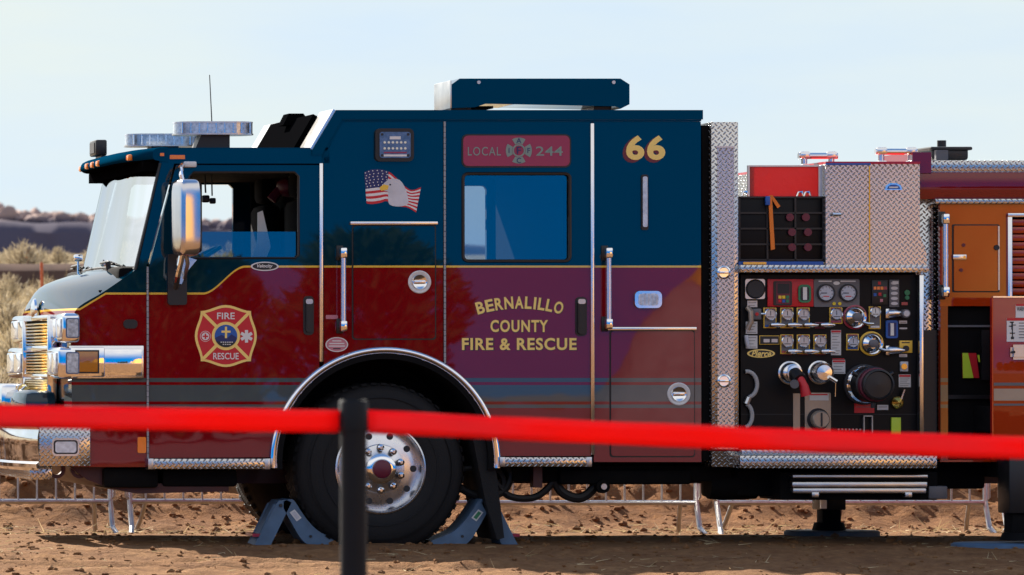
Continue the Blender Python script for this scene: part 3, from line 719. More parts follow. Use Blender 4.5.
# waving flag with an eagle's head
b = MB()
top = catmull([(364.5, 172), (371, 169.6), (380, 169), (389, 171.5), (396, 177), (404, 185), (412, 190), (421.5, 187)], 4)
bot = catmull([(367, 203.5), (373, 204), (380, 203), (387, 201), (392, 204), (400, 206.5), (408, 207.5), (416.5, 212.5)], 4)
nU = len(top); nV = 13; vs = []
for i in range(nU):
    for j in range(nV+1):
        q = top[i]+(bot[i]-top[i])*(j/nV); vs.append((X(q[0]), -.002, Z(q[1])))
for nm, sel in (('red_flat', lambda i, j: j % 2 == 0), ('white', lambda i, j: j % 2 == 1), ('deep_blue', None)):
    fs = []
    for i in range(nU-1):
        for j in range(nV):
            canton = i < nU*.40 and j < 7
            ok = canton if sel is None else (not canton and sel(i, j))
            if ok: a = i*(nV+1)+j; fs.append((a, a+1, a+nV+2, a+nV+1))
    b.add(vs, fs, nm)
for r_ in range(6):
    for k in range(6):
        i = min(nU-1, 1+k*2); i = int(i); f_ = (.5+r_)/13*1.1
        q = top[i]+(bot[i]-top[i])*f_; b.disc(P(q[0]+(.9 if r_ % 2 else 0), q[1]), .0042, -.0032, -.002, 'white', 6)
b.prism([tuple(P(q[0], q[1])) for q in catmull([(381, 188), (385, 182.5), (392, 178.5), (400, 180), (405, 187), (408, 196), (408, 204), (399, 206.5), (390, 204.5), (388.5, 198), (388.5, 192), (384.5, 190.5), (381, 188)], 3)[:-1]], -.0042, -.002, 'hide')
b.prism(PP((379.8, 187.5), (384, 184.2), (389, 185.5), (388, 189.5), (384, 190.3), (381.5, 190.8)), -.0054, -.0042, 'gold'); b.disc(P(390.5, 184.6), .006, -.0055, -.0042, 'ink', 8)
b.done('flag_decal', E)

# --- cab inside, roof, floor
b = MB()
b.box(X(150), X(272), .05, 2.45, Z(464), Z(268), 'dark'); b.box(X(272), X(498), .05, 2.45, Z(340), Z(300), 'dark'); b.box(X(498), X(701), .05, 2.45, Z(461), Z(268), 'dark')
b.box(X(100), X(150), .04, 2.46, Z(440), Z(290), 'dark')
b.box(X(696), X(702), .041, 2.459, Z(462), Z(121), 'sky_black')
b.done('cab_floor', E)
b = MB(); b.box(X(336), X(342), .3, 2.2, Z(300), Z(165), 'interior'); b.box(X(272), X(690), .05, 2.45, Z(300), Z(290), 'interior')
b.box(X(575), X(585), .3, 2.3, Z(300), Z(130), 'interior'); b.done('cab_bulkhead', E)
b = MB(); b.box(-2.62, -2.22, .06, 2.44, 1.70, 1.86, 'interior', .04); b.box(-2.50, -2.33, .2, .95, 1.84, 1.89, 'interior', .02); b.done('dashboard', E)
b = MB(); b.ring((0, 0), .2, .225, -.012, .012, 'plastic_black', 32); b.box(-.2, .2, -.008, .008, -.02, .02, 'plastic_black'); b.cyl((0, 0, 0), (0, .25, 0), .03, 'plastic_black')
for v in b.bm.verts: v.co = Matrix.Translation((-2.03, .62, 1.90)) @ (Matrix.Rotation(R(62), 4, 'Y') @ (Matrix.Rotation(R(90), 4, 'Z') @ v.co))
b.done('steering_wheel', E)
for y_ in (.62, 1.88):
    b = MB(); b.box(X(268), X(330), y_-.26, y_+.26, 1.62, 1.78, 'seat_grey', .05); b.box(X(308), X(328), y_-.25, y_+.25, 1.75, 2.32, 'seat_grey', .05); b.box(X(309), X(326), y_-.14, y_+.14, 2.33, 2.52, 'seat_grey', .04); st = b.done('cab_seat', E)
    if y_ < 1:
        b = MB(); b.prism(PP((268, 211), (273, 209), (280, 240), (281, 246), (276, 259), (261, 259), (268, 238)), .36, .375, 'white'); b.done('seat_belt', st)
b = MB(); b.tube([at(205, 172, .9), at(206, 192, .9)], .006, 'plastic_black'); b.box(*sum([[v-.025, v+.025] for v in at(206, 198, .9)], []), 'plastic_black', .01); b.tube([at(212, 172, .9), at(212.5, 195, .9)], .005, 'plastic_black'); b.box(*sum([[v-.02, v+.02] for v in at(213, 200, .9)], []), 'plastic_black', .008); b.done('microphone', E)
b = MB()
roofp = PP((160, 163), (160, 151), (164, 147.5), (330, 147.5), (330, 163)); b.prism(roofp, .0, 2.5, 'sky_black'); b.done('cab_roof', E)
# visor over the windscreen
ve = [Vector(P(*q)) for q in ((168, 162), (158, 160.5), (154, 159), (153, 154), (156, 148.5), (168, 147))]
vc = [Vector(q) for q in ((-2.34, 2.555), (-2.52, 2.55), (-2.575, 2.56), (-2.59, 2.59), (-2.545, 2.635), (-2.34, 2.662))]
b = MB(); loft(b, catmull(ve, 3)[6:], catmull(vc, 3)[6:], 'sky_black_satin', pw=5, y0=-.01, y1=2.51); loft(b, catmull(ve, 3)[:7], catmull(vc, 3)[:7], 'matte_black', pw=5, y0=-.01, y1=2.51)
b.box(-2.45, -2.33, .05, 2.45, Z(171), Z(161), 'matte_black')  # black box and underside paint in the shade beneath the visor
for y_ in (-.01, 2.51): b.prism([tuple(q) for q in catmull(ve, 3)], y_-.001, y_+.001, 'sky_black')
vis = b.done('visor', E, sharp=45)
b = MB(); b.prism(PP((160, 153), (164, 153), (164, 156), (160, 156)), -.02, -.012, 'amber'); b.done('marker_light', vis)
for y_ in (.22, 1.1, 1.35, 1.6, 2.2):
    b = MB(); t = (y_-1.25)/1.26; w = 1-abs(t)**5; q = ve[3]+(vc[3]-ve[3])*w; b.box(q.x-.012, q.x+.02, y_-.045, y_+.045, q.y-.025, q.y+.015, 'amber', .01); b.done('marker_light', vis)
b = MB(); b.box(-2.53, -2.45, 1.35, 1.6, 2.62, 2.65, 'plastic_black'); b.box(-2.57, -2.49, 1.34, 1.62, 2.65, 2.76, 'plastic_black', .012); b.box(-2.575, -2.57, 1.38, 1.58, 2.67, 2.74, 'ink'); b.done('front_camera', E)
b = MB(); b.prism(PP((170, 155), (185, 155), (185, 159), (170, 159)), -.012, -.004, 'amber'); b.done('marker_light', E)
# roof light bars
def light_bar(cx, cy, cz, L, Wd, rot):
    b = MB()
    def hull(l, w, z0, z1, m, r):
        pts = []
        for sx, sy, s0 in ((1, 1, 0), (-1, 1, 90), (-1, -1, 180), (1, -1, 270)):
            for k in range(7):
                a = R(s0+15*k); pts.append((sx*(l/2-r)+r*math.cos(a), sy*(w/2-r)+r*math.sin(a)))
        n = len(pts); vs = [(x_, y_, z0) for x_, y_ in pts]+[(x_, y_, z1) for x_, y_ in pts]
        fs = [tuple(range(n)), tuple(range(n, 2*n))]+[(k, (k+1) % n, n+(k+1) % n, n+k) for k in range(n)]
        b.add(vs, fs, m)
    hull(L, Wd, -.044, -.034, 'brushed', Wd*.45); hull(L*.985, Wd*.95, -.034, .034, 'lens_clear', Wd*.45); hull(L*.99, Wd*.97, .034, .045, 'lens', Wd*.45)
    for k in range(9): b.box(-L*.42+k*L*.105-.004, -L*.42+k*L*.105+.004, -Wd*.478, Wd*.478, -.034, .037, 'polished')
    for v in b.bm.verts: v.co = Matrix.Translation((cx, cy, cz)) @ (Matrix.Rotation(rot, 4, 'Z') @ v.co)
    o = b.done('light_bar', E)
    b = MB(); b.prism([(cx-.13, 2.655), (cx-.09, cz-.04), (cx+.10, cz-.045), (cx+.10, 2.655)], cy-.09, cy+.09, 'plastic_black'); b.done('pedestal', o)
p = at(213, 128.5, .32); light_bar(p.x, .32, p.z, .54, .30, 0); p = at(163, 138.8, 2.1); light_bar(p.x, 2.1, p.z, .54, .30, 0)
b = MB(); p0 = at(213, 147, .9); b.cyl(p0, p0+Vector((0, 0, .05)), .02, 'plastic_black'); b.tube([p0, p0+Vector((-.006, 0, .2)), p0+Vector((-.02, 0, .5))], [.006, .004, .003], 'plastic_black', n=6); b.done('antenna', E)
# raised roof
b = MB(); b.prism(PP((314, 163), (314, 150), (337, 110.6), (702, 110.6), (702, 121), (696, 121), (345, 121), (323, 158), (323, 163)), 0, 2.5, 'sky_black'); b.box(X(340), X(697), .02, 2.48, Z(122.5), Z(118), 'sky_black'); rr = b.done('raised_roof', E)
def slope_strip(y0, y1, m, name, off, t0=0, t1=1):
    a, c_ = Vector(P(313.2, 150)), Vector(P(336.3, 110.4)); d = (c_-a); n_ = Vector((-d.y, d.x)).normalized()*off
    a, c_ = a+d*t0, a+d*t1
    b = MB(); b.prism([tuple(a), tuple(c_), tuple(c_+n_), tuple(a+n_)], y0, y1, m); b.done(name, rr)
slope_strip(-.004, .46, 'polished', 'front_trim', .02); slope_strip(2.04, 2.504, 'polished', 'front_trim', .02); slope_strip(.47, 2.03, 'matte_black', 'front_panel', .05, .0, .9)
b = MB(); p0 = at(291, 122, 1.2); b.prism([(p0.x-.07, 2.85), (p0.x-.03, 2.93), (p0.x+.07, 2.93), (p0.x+.13, 2.85)], 1.1, 1.3, 'matte_black'); b.done('roof_vent', E)
# large roof light box
prof = PP((453, 84), (461, 78.2), (622, 78.2), (631, 84), (631, 104), (622, 108.5), (617, 106), (487, 103.5), (476, 107), (453, 108))
b = MB(); b.prism(prof, .02, .52, 'sky_black'); rb = b.done('roof_light_box', E)
b = MB(); b.box(X(451.5), X(453), .02, .52, Z(108), Z(80), 'brushed', .003); b.done('end_cap', rb)
b = MB(); b.pbox(455, 475, 106.8, 111, .1, .45, 'plastic_black'); b.pbox(475, 498, 105, 107.5, .12, .4, 'dark'); b.done('bracket', rb); b = MB(); b.pbox(598, 616, 106, 111, .1, .45, 'plastic_black'); b.done('bracket', rb)
for q in (480, 615): 
    b = MB(); b.disc(P(q, 82), .012, .012, .02, 'brushed', 10); b.done('bolt', rb)
# --- mirror
b = MB(); my = -.28
def mp(px, py, dy=0): return at(px, py, my+dy)
q = mp(186.5, 218)
vs = []
prof_ = [(0, 1.0)]
def superell(mb, c, rx, ry, rz, e, m, rot=0, nu=40, nv=28):
    vs = []; fs = []
    sg = lambda v, p_: math.copysign(abs(v)**p_, v)
    for a in range(nv+1):
        ph = -math.pi/2+math.pi*a/nv
        for k in range(nu):
            th = 2*math.pi*k/nu
            vs.append(c+Matrix.Rotation(rot, 3, 'Z') @ Vector((rx*sg(math.cos(ph), e)*sg(math.cos(th), e), ry*sg(math.cos(ph), e)*sg(math.sin(th), e), rz*sg(math.sin(ph), e))))
    for a in range(nv):
        for k in range(nu): fs.append((a*nu+k, a*nu+(k+1) % nu, (a+1)*nu+(k+1) % nu, (a+1)*nu+k))
    mb.add(vs, fs, m, True)
superell(b, q, .075, .10, .255, .34, 'mirror_shell', R(14))
mir = b.done('mirror', E)
b = MB(); bb = bmesh.new(); bmesh.ops.create_cube(bb, size=1)
for v in bb.verts: v.co = Vector((v.co.x*.02+.074, v.co.y*.15, v.co.z*.46))
bmesh.ops.bevel(bb, geom=bb.edges[:], offset=.009, segments=2, affect='EDGES'); b.merge(bb, 'plastic_black', True, Matrix.Translation(q) @ Matrix.Rotation(R(14), 4, 'Z')); b.done('mirror_back', mir)
b = MB(); b.tube([mp(184, 185), mp(182, 176), mp(181, 168, .1), (X(183), 0, Z(164))], .016, 'chrome'); b.box(X(183), X(196), -.05, .0, Z(167.5), Z(161.5), 'white', .01); b.done('mirror_arm', mir)
b = MB(); b.tube([mp(183, 250), mp(181, 262), mp(178, 275, .05), (X(176), -.01, Z(288))], .02, 'chrome'); b.tube([mp(186, 252), mp(188, 264, .04), (X(184), -.01, Z(280))], .014, 'brushed'); b.done('mirror_arm', mir)
b = MB(); hp = at(292, 186, 1.0); superell(b, hp, .10, .12, .07, .8, 'maroon_flat'); b.tube([hp+Vector((-.08, 0, -.02)), hp+Vector((-.14, 0, -.09))], .035, 'maroon_flat'); b.done('helmet', E)
b = MB()
for q0, q1, za, zb_ in ((317, 327, 163, 365), (442, 450, 121, 365), (588, 597, 121, 456)):
    for ya in (.046, 2.40): b.box(X(q0), X(q1), ya, ya+.05, Z(zb_), Z(za), 'dark')
b.box(X(166), X(338), .05, 2.44, Z(170), Z(163.2), 'dark'); b.box(X(340), X(700), .05, 2.44, Z(130), Z(123), 'dark'); b.done('cab_lining', E)
b = MB(); b.prism(rrect(167.5, 186.5, 254, 305, 3), -.03, 0, 'plastic_black'); b.prism(PP((176, 258), (184, 256), (196, 260), (186, 272), (181, 284), (176, 284)), -.045, -.03, 'polished'); b.done('arm_bracket', mir)
# --- lamps and chrome of the front corner
def headlamp(py0, py1, near, sx=0.0):
    # a chrome pod on the corner: round-cornered box with two lamps facing forward
    y0, y1 = (-.035, .47) if near else (1.68, 2.46)
    b = MB(); xf, xb = -3.0+sx, X(80)
    b.box(xf, xb, y0, y1, Z(py1), Z(py0), 'chrome', .03, 4)
    o = b.done('headlight', E)
    b = MB()
    for k in range(2):
        hw = (y1-y0-.07)/2; ya = y0+.035+k*hw; b.box(xf-.012, xf+.01, ya, ya+hw-.015, Z(py1)+.035, Z(py0)-.035, 'lens_clear', .012)
    if near: b.prism(rrect(65, 78.5, py0+5, py1-5, 2), -.047, -.034, 'lens_dark'); b.prism(rrect(66.2, 77.3, py0+6.2, py1-6.2, 1.5), -.050, -.047, 'lens_clear')
    b.done('lens', o); return o
for near in (True, False):
    headlamp(313, 343, near); headlamp(347, 379, near, -.03)
b = MB(); b.pbox(69, 143.5, 345.5, 378.5, -.022, 0, 'polished', .006); b.pbox(104, 141.5, 349, 376, -.026, -.022, 'chrome', .003); b.pbox(70, 104, 347, 377, -.036, -.022, 'chrome', .008); lb = b.done('lamp_bezel', E)
b = MB(); b.pbox(74.5, 98.5, 350, 373.5, -.040, -.0362, 'ink'); b.pbox(76, 97, 351.5, 372, -.046, -.040, 'amber_lens', .003); b.done('turn_signal', lb)
b = MB(); b.prism(rrect(123.5, 137.5, 319.5, 328.5, 4), -.012, 0, 'plastic_black'); b.done('side_vent', E)
b = MB()
for (za, zb_) in ((321, 345), (352, 374), (380, 398)):
    n = 7
    for k in range(n):
        z0 = Z(zb_)+(Z(za)-Z(zb_))*k/n; b.box(-3.01, -2.965, .48, 1.68, z0+.003, z0+.016, 'chrome_warm_reflect', .004)
b.box(-2.985, -2.96, .46, 1.70, Z(400), Z(316), 'dark'); gr = b.done('grille', E)
b = MB()
for za, zb_ in ((345, 352), (374, 380), (314, 320)): b.box(-3.025, -2.965, .45, 1.70, Z(zb_), Z(za), 'chrome', .012)
for ya in (.47, 1.69): b.box(-3.03, -2.965, ya-.02, ya+.02, Z(400), Z(314), 'chrome', .01)
b.done('grille_frame', gr)
b = MB(); b.lathe((-3.0, 1.25, 1.58), (-1, 0, 0), [(.08, 0), (.075, .015), (.04, .03), (1e-5, .032)], 'chrome', 24); b.done('nose_emblem', E)
# bumper
def bump_x(y):
    t = (y-1.25)/1.25; return -3.16-.13*(1-abs(t)**3.5)
b = MB(); L_ = 30; pr = [(.03, .49), (.0, .495), (-.02, .515), (-.022, .54), (-.004, .555), (-.004, .60), (-.012, .66), (-.012, .72), (-.004, .77), (-.02, .785), (-.02, .81), (0, .825), (.03, .83)]; vs = []; fs = []
for j in range(L_+1):
    y = -.02+2.54*j/L_
    for dx, z in pr: vs.append((bump_x(y)+dx, y, z))
n_ = len(pr)
for j in range(L_):
    for i in range(n_-1): fs.append((j*n_+i, (j+1)*n_+i, (j+1)*n_+i+1, j*n_+i+1))
b.add(vs, fs, 'chrome', True); bp = b.done('bumper', E, sharp=25)
b = MB(); b.box(X(39), X(90), -.02, .03, Z(466), Z(426), 'tread_plate', .004); b.box(X(39), X(74), .03, 2.47, Z(428), Z(424), 'tread_plate'); b.box(X(39), X(90), 2.47, 2.52, Z(466), Z(426), 'tread_plate', .004); b.done('bumper_side', bp)
b = MB(); b.prism(rrect(51.5, 78.5, 438, 456, 4), -.035, -.02, 'chrome'); b.prism(rrect(53, 77, 440, 454, 3), -.038, -.035, 'ink'); b.prism(rrect(54.5, 75.5, 441.5, 452.5, 2.5), -.042, -.038, 'lens'); b.done('side_light', bp)
b = MB(); b.box(-3.2, -3.05, .1, 2.4, Z(480), Z(467), 'tread_plate', .004); b.done('lower_apron', E)
b = MB(); b.box(-3.22, -2.99, .25, 1.25, .82, 1.03, 'sky_black', .06); b.box(-3.24, -3.02, 1.3, 1.75, .82, 1.07, 'chrome', .05); b.done('bumper_tray', E)
for q in (60, 83):
    b = MB(); b.ring((X(q), Z(470)), .035, .06, .15, .2, 'frame_red', 20); b.done('tow_hook', E)
b = MB(); b.prism(rrect(137.5, 146, 437, 453, 1.5), -.012, 0, 'amber'); b.done('side_reflector', E)
# steps
def step(a, b_, c, d, y0=-.07):
    q = MB(); q.pbox(a, b_, c, d, y0, .10, 'tread_plate', .006); q.pbox(a-.5, a+5, c-.2, d+.2, y0-.004, .1, 'brushed', .004); q.pbox(b_-5, b_+.5, c-.2, d+.2, y0-.004, .1, 'brushed', .004); q.done('running_board', E)
step(147, 268, 458.5, 469); step(498, 589, 457, 466.5)
# wheel arch trim
A_ = [R(181-362*k/64*.5) for k in range(65)]
b = MB(); b.ring((ACX, ACZ), 108.5/PX, 112/PX, -.02, .03, 'polished', 60, -3, 183)
b.tube([(ACX+112.3/PX*math.cos(R(a)), -.012, ACZ+112.3/PX*math.sin(R(a))) for a in range(-3, 184, 3)], .021, 'chrome', n=12); b.done('wheel_arch_trim', E)
b = MB(); b.ring((ACX, ACZ), 103/PX, 109/PX, -.02, .9, 'dark', 60, -4, 184); b.prism([(ACX+106/PX*math.cos(R(a)), ACZ+106/PX*math.sin(R(a))) for a in range(0, 181, 6)], .85, 1.65, 'dark'); b.ring((ACX, ACZ), 103/PX, 109/PX, 1.6, 2.52, 'dark', 60, -4, 184); b.done('wheel_arch_liner', E)
b = MB(); b.prism(PP((474, 440), (494, 430), (497, 470), (505, 538), (498, 540), (486, 500)), .02, .6, 'rubber'); b.done('mud_flap', E)
# --- wheels
def make_wheel(yface, sgn, steer=0):
    # yface: outer side; sgn +1 when the wheel lies behind that face
    root = bpy.data.objects.new('wheel', None); C.objects.link(root); root.parent = E; root.location = Vector((0, 0, 0))
    return root
def build_wheel(x, y, s):                 # one mesh for the wheel with tyre, rim and nuts under it
    c = Vector((x, y, WZ)); ax = (0, -s, 0); Rt = 82/PX
    b = MB(); pr = [(.285, -.02), (.30, .005), (.33, .016), (.42, .012), (.50, -.012), (.525, -.035), (.540, -.06), (.547, -.09), (.547, -.13), (.535, -.133), (.535, -.143), (.547, -.146), (.547, -.185), (.535, -.188), (.535, -.198), (.547, -.201), (.547, -.24), (.535, -.243), (.535, -.253), (.547, -.256), (.547, -.29), (.54, -.32), (.50, -.365), (.42, -.39), (.30, -.38)]
    tr = lambda r: .285+(r-.285)*(.573-.285)/(.547-.285)
    pr = [(tr(r), h) for r, h in pr]; b.lathe(c, ax, pr, 'rubber', 72)
    for k in range(54):                   # shoulder blocks
        a = 2*math.pi*k/54; 
        for h0, h1 in ((-.035, -.115), (-.27, -.345)):
            vs = []
            for (rr_, hh) in ((.576, h0-.02), (.576, h1), (.555, h1), (.56, h0)):
                for da in (-.032, .032):
                    vs.append(c+Vector((rr_*math.cos(a+da), -s*hh, rr_*math.sin(a+da))))
            b.add(vs, [(0, 1, 3, 2), (2, 3, 5, 4), (4, 5, 7, 6), (6, 7, 1, 0), (0, 2, 4, 6), (1, 3, 5, 7)], 'rubber')
    for rr_ in (.372, .475): b.lathe(c, ax, [(rr_, .010), (rr_+.004, .019 if rr_ < .4 else .006), (rr_+.012, .019 if rr_ < .4 else .004), (rr_+.016, .0)], 'rubber', 72)
    w = b.done('wheel', E)
    b = MB(); b.lathe(c, ax, [(.300, -.015), (.302, .010), (.292, .016), (.280, .004), (.268, -.030), (.258, -.045), (.250, -.040), (.20, -.028), (.165, -.022), (.16, -.01), (.12, .0), (.10, .01), (.10, .03), (.085, .04), (.055, .043)], 'rim_alloy', 64)
    b.lathe(c, ax, [(.055, .043), (.062, .048), (.060, .075), (.04, .085), (1e-5, .086)], 'maroon_flat', 28)
    b.done('rim', w)
    b = MB()
    for k in range(10):
        b = MB(); a = 2*math.pi*(k+.5)/10; p = c+Vector((.142*math.cos(a), 0, .142*math.sin(a))); u = Vector(ax)
        b.cyl(p-u*.022, p+u*.025, .025, 'bezel_grey', .022, 12); b.cyl(p+u*.025, p+u*.036, .022, 'chrome', .009, 12); b.done('lug_nut', w)
    for k in range(10):
        b = MB(); a = 2*math.pi*k/10; p = c+Vector((.226*math.cos(a), 0, .226*math.sin(a))); u = Vector(ax); b.cyl(p-u*.045, p-u*.0275, .022, 'ink', None, 14); b.done('hand_hole', w)
    b = MB(); b.lathe(c, ax, [(.098, .01), (.098, .034), (.085, .045), (.066, .047)], 'chrome', 40); b.done('hub_ring', w)
    return w
build_wheel(WX, .05, 1); build_wheel(WX, 2.45, -1)
RX = X(1245)
build_wheel(RX, .05, 1); build_wheel(RX, 2.45, -1)
# --- underside
b = MB(); b.pbox(150, 1400, 466, 486, .75, .85, 'frame_red'); b.pbox(150, 1400, 466, 486, 1.65, 1.75, 'frame_red'); b.pbox(500, 900, 462, 478, .3, 2.2, 'dark'); b.done('chassis_rail', E)
b = MB(); b.cyl((WX, .35, WZ), (WX, 2.15, WZ), .09, 'dark'); b.cyl((RX, .35, WZ), (RX, 2.15, WZ), .13, 'dark'); b.lathe((RX, 1.25, WZ), (0, 1, 0), [(.13, -.3), (.24, -.15), (.24, .15), (.13, .3)], 'dark', 20); b.done('axle', E)
b = MB(); b.prism(PP((72, 467), (148, 467), (148, 484), (232, 484), (232, 492), (140, 494), (110, 488), (90, 480)), .12, 2.2, 'frame_red'); b.pbox(105, 160, 468, 488, .06, .5, 'dark', .02); b.pbox(165, 240, 470, 487, .1, .6, 'dark', .02); b.done('front_chassis', E)
b = MB(); b.pbox(520, 740, 466, 482, .2, 1.0, 'dark', .01); b.pbox(537, 546, 462, 488, .1, .2, 'frame_red'); b.disc(P(608, 487), .045, .12, .2, 'dark', 16); b.disc(P(608, 487), .02, .1, .12, 'brushed', 12); b.done('underbody', E)
b = MB()
for pts, rr_ in (([(462, 484), (478, 494), (498, 498), (514, 490), (520, 474), (514, 466)], .026), ([(500, 476), (516, 496), (540, 499), (556, 490), (570, 472)], .024), ([(560, 470), (570, 492), (588, 499), (602, 490), (606, 476)], .032), ([(470, 470), (500, 468), (512, 480), (510, 492)], .02)):
    b.tube([(q.x, .25, q.y) for q in catmull([P(*p) for p in pts], 5)], rr_, 'hose')
b.done('air_hoses', E)
b = MB(); b.pbox(565, 698, 470, 485, .15, .5, 'dark', .02); b.pbox(724, 752, 468, 499, .3, .6, 'dark', .03); b.pbox(745, 790, 470, 497, .2, .7, 'dark', .02); b.lathe((X(735), .3, Z(485)), (1, 0, 0), [(1e-5, -.1), (.10, -.1), (.11, 0), (.10, .22), (1e-5, .22)], 'dark', 20); b.done('air_tank', E)

# --- pump module ------------------------------------------------------
b = MB(); b.box(X(711.5), X(738.5), -.01, .35, Z(467), Z(122), 'tread_plate', .004); col_ = b.done('pump_column', E)
b = MB(); b.prism(rrect(717, 734, 148, 449, 1), -.018, -.0095, 'tread_plate'); b.pbox(716, 734.5, 146.2, 147.8, -.024, -.01, 'brushed'); b.pbox(711, 739, 449.5, 451, -.016, -.01, 'dark'); b.done('access_panel', col_)
for y_ in (272.5, 381):
    b = MB(); b.lathe((X(723.5), -.018, Z(y_)), (0, -1, 0), [(.045, 0), (.045, .008), (.036, .012), (.032, .004), (1e-5, .004)], 'chrome', 24); b.box(X(723.5)-.03, X(723.5)+.03, -.034, -.02, Z(y_)-.008, Z(y_)+.008, 'chrome', .003); b.done('latch', col_)
b = MB(); b.box(X(704), X(711), .04, 2.45, Z(460), Z(125), 'dark'); b.box(X(738), X(921), .3, 2.2, Z(470), Z(268), 'dark'); b.done('pump_housing_and_gap_shade', E)  # first box is a dark filler standing for shade in the cab gap
b = MB(); b.box(X(711.5), X(945), 2.45, 2.5, Z(467), Z(200), 'tread_plate'); b.done('far_pump_side', E)
b = MB(); b.pbox(738.5, 916, 273, 467, .06, .09, 'panel_black'); pp = b.done('pump_panel', E); pp.location.x = .034; pp.location.z = -.010
b = MB(); b.pbox(914, 918.5, 273, 433, -.02, .05, 'polished', .006); b.done('edge_post', pp)
b = MB(); b.box(X(738.5), X(927), -.06, .30, Z(272.5), Z(265), 'tread_plate', .004); b.pbox(738.5, 823, 261.5, 265, -.02, .02, 'blue_flat'); b.pbox(742, 765, 262, 264.5, -.045, -.03, 'brass'); b.done('shelf', E)
# gauges, valves and plates; items measured on the panel plane
yb = .06
def gauge(cx, cy, w, h, dr, dy, frame, lever=True, disc='gauge_face'):
    b = MB(); b.pbox(cx-w/2, cx+w/2, cy-h/2, cy+h/2, yb-.008, yb, frame, .002); b.pbox(cx-w/2+1, cx+w/2-1, cy-h/2+1, cy+h/2-1, yb-.010, yb-.004, 'bezel_grey')
    c = (X(cx), yb-.008, Z(cy+dy)); r = dr/PX
    b.lathe(c, (0, -1, 0), [(r*1.12, 0), (r*1.12, .02), (r*.98, .024), (r*.94, .016)], 'chrome', 24); b.disc((c[0], c[2]), r*.95, yb-.024, yb-.016, disc, 24)
    b.box(c[0]-r*.05, c[0]+r*.05, yb-.026, yb-.024, c[2]-r*.2, c[2]+r*.65, 'ink'); b.box(c[0]-r*.6, c[0]+r*.6, yb-.0255, yb-.024, c[2]-r*.55, c[2]-r*.42, 'ink')
    b.pbox(cx-w/2+1.5, cx+w/2-1.5, cy+h/2-3.2, cy+h/2-1.2, yb-.0125, yb-.008, random.choice(['crimson', 'gold', 'blue_flat', 'maroon_flat', 'white'])); b.pbox(cx-w/2+1.5, cx+w/2-1.5, cy-h/2+.6, cy-h/2+1.6, yb-.0125, yb-.008, 'crimson')
    o = b.done('gauge', pp)
    return o
def lever(cx, cy, flip=1):
    b = MB(); b.pbox(cx-6, cx+4, cy-3, cy+3.5, yb-.006, yb, 'maroon_flat', .002)
    p = Vector((X(cx-2), yb-.015, Z(cy))); b.tube([p, p+Vector((.01, -.035, 0)), p+Vector((.045, -.05, .001)), p+Vector((.09, -.05, 0))], [.012, .014, .017, .006], 'polished', n=10); b.done('lever', pp)
for cx in (767.5, 784.3, 800.8): gauge(cx, 316.3, 13, 20.5, 5.4, -3.6, 'gold')
for cx in (768.5, 785.5, 802, 818.5): lever(cx, 323.5)
for cx in (784.3, 800.8, 817.5): gauge(cx, 342.7, 13, 19.5, 5.4, -3.0, 'gold')
for cx in (785.5, 802, 819): lever(cx, 350)
gauge(833.6, 314, 13, 16.5, 5.4, -1.6, 'gold'); gauge(850.2, 340.5, 12.5, 16.5, 5, 0, 'gold')
gauge(872.5, 316.2, 12, 22.5, 4.8, -6, 'gold', disc='white')
b = MB(); b.prism(rrect(742.3, 762, 277.4, 297.4, 2), yb-.02, yb, 'brushed'); b.lathe((X(752.4), yb-.02, Z(287.4)), (0, -1, 0), [(.066, 0), (.06, .006), (.055, .0), (.04, -.01), (1e-5, -.012)], 'ink', 28); b.disc((X(752.4), Z(287.4)), .056, yb-.029, yb-.0265, 'ink', 32); b.done('speaker', pp)
b = MB(); b.pbox(765, 811, 277.5, 305, yb-.012, yb, 'red_flat', .002); b.prism(rrect(770.6, 789, 279.6, 303.8, 1.5), yb-.02, yb-.012, 'plastic_black'); b.pbox(774.5, 786.5, 282, 291.5, yb-.022, yb-.02, 'ink'); b.prism(rrect(773.2, 787.3, 280.8, 302.5, 1), yb-.0212, yb-.02, 'maroon_flat'); b.pbox(775, 786, 282.5, 292, yb-.0225, yb-.0212, 'ink')
for i, m_ in enumerate(('gold', 'yellow', 'green_flat', 'red_flat', 'blue_flat', 'green_flat')): b.pbox(775.3+3.8*(i % 3), 778.3+3.8*(i % 3), 294+3.9*(i//3), 297+3.9*(i//3), yb-.026, yb-.0212, m_)
b.done('governor_display', pp)
b = MB(); b.prism(rrect(795.4, 808, 283, 301, 4), yb-.024, yb-.012, 'green_flat'); b.prism(rrect(797.4, 806, 285.2, 299, 2.4), yb-.026, yb-.024, 'ink'); b.pbox(799.7, 803.8, 285.5, 298.3, yb-.028, yb-.024, 'white'); b.done('level_gauge', pp)
b = MB(); b.prism(rrect(811.3, 857, 277.5, 305.3, 1.5), yb-.012, yb, 'bezel_grey')
for cx in (823.2, 845.3):
    c = (X(cx), yb-.012, Z(291.3)); b.lathe(c, (0, -1, 0), [(.060, 0), (.060, .018), (.050, .020), (.049, .01)], 'ink', 32); b.disc((c[0], c[2]), .050, yb-.024, yb-.02, 'gauge_face', 32)
    for k in range(9):
        a = R(225-33.75*k); q = (c[0]+.040*math.cos(a), c[2]+.040*math.sin(a)); b.disc(q, .0035, yb-.0255, yb-.024, 'ink', 6)
    b.box(c[0]-.035, c[0]+.004, yb-.026, yb-.024, c[2]-.004, c[2]+.002, 'ink'); b.box(c[0]-.02, c[0]+.02, yb-.0255, yb-.024, c[2]-.026, c[2]-.020, 'red_flat')
for cx in (831.3, 837): b.disc(P(cx, 302), .011, yb-.02, yb-.012, 'yellow', 12)
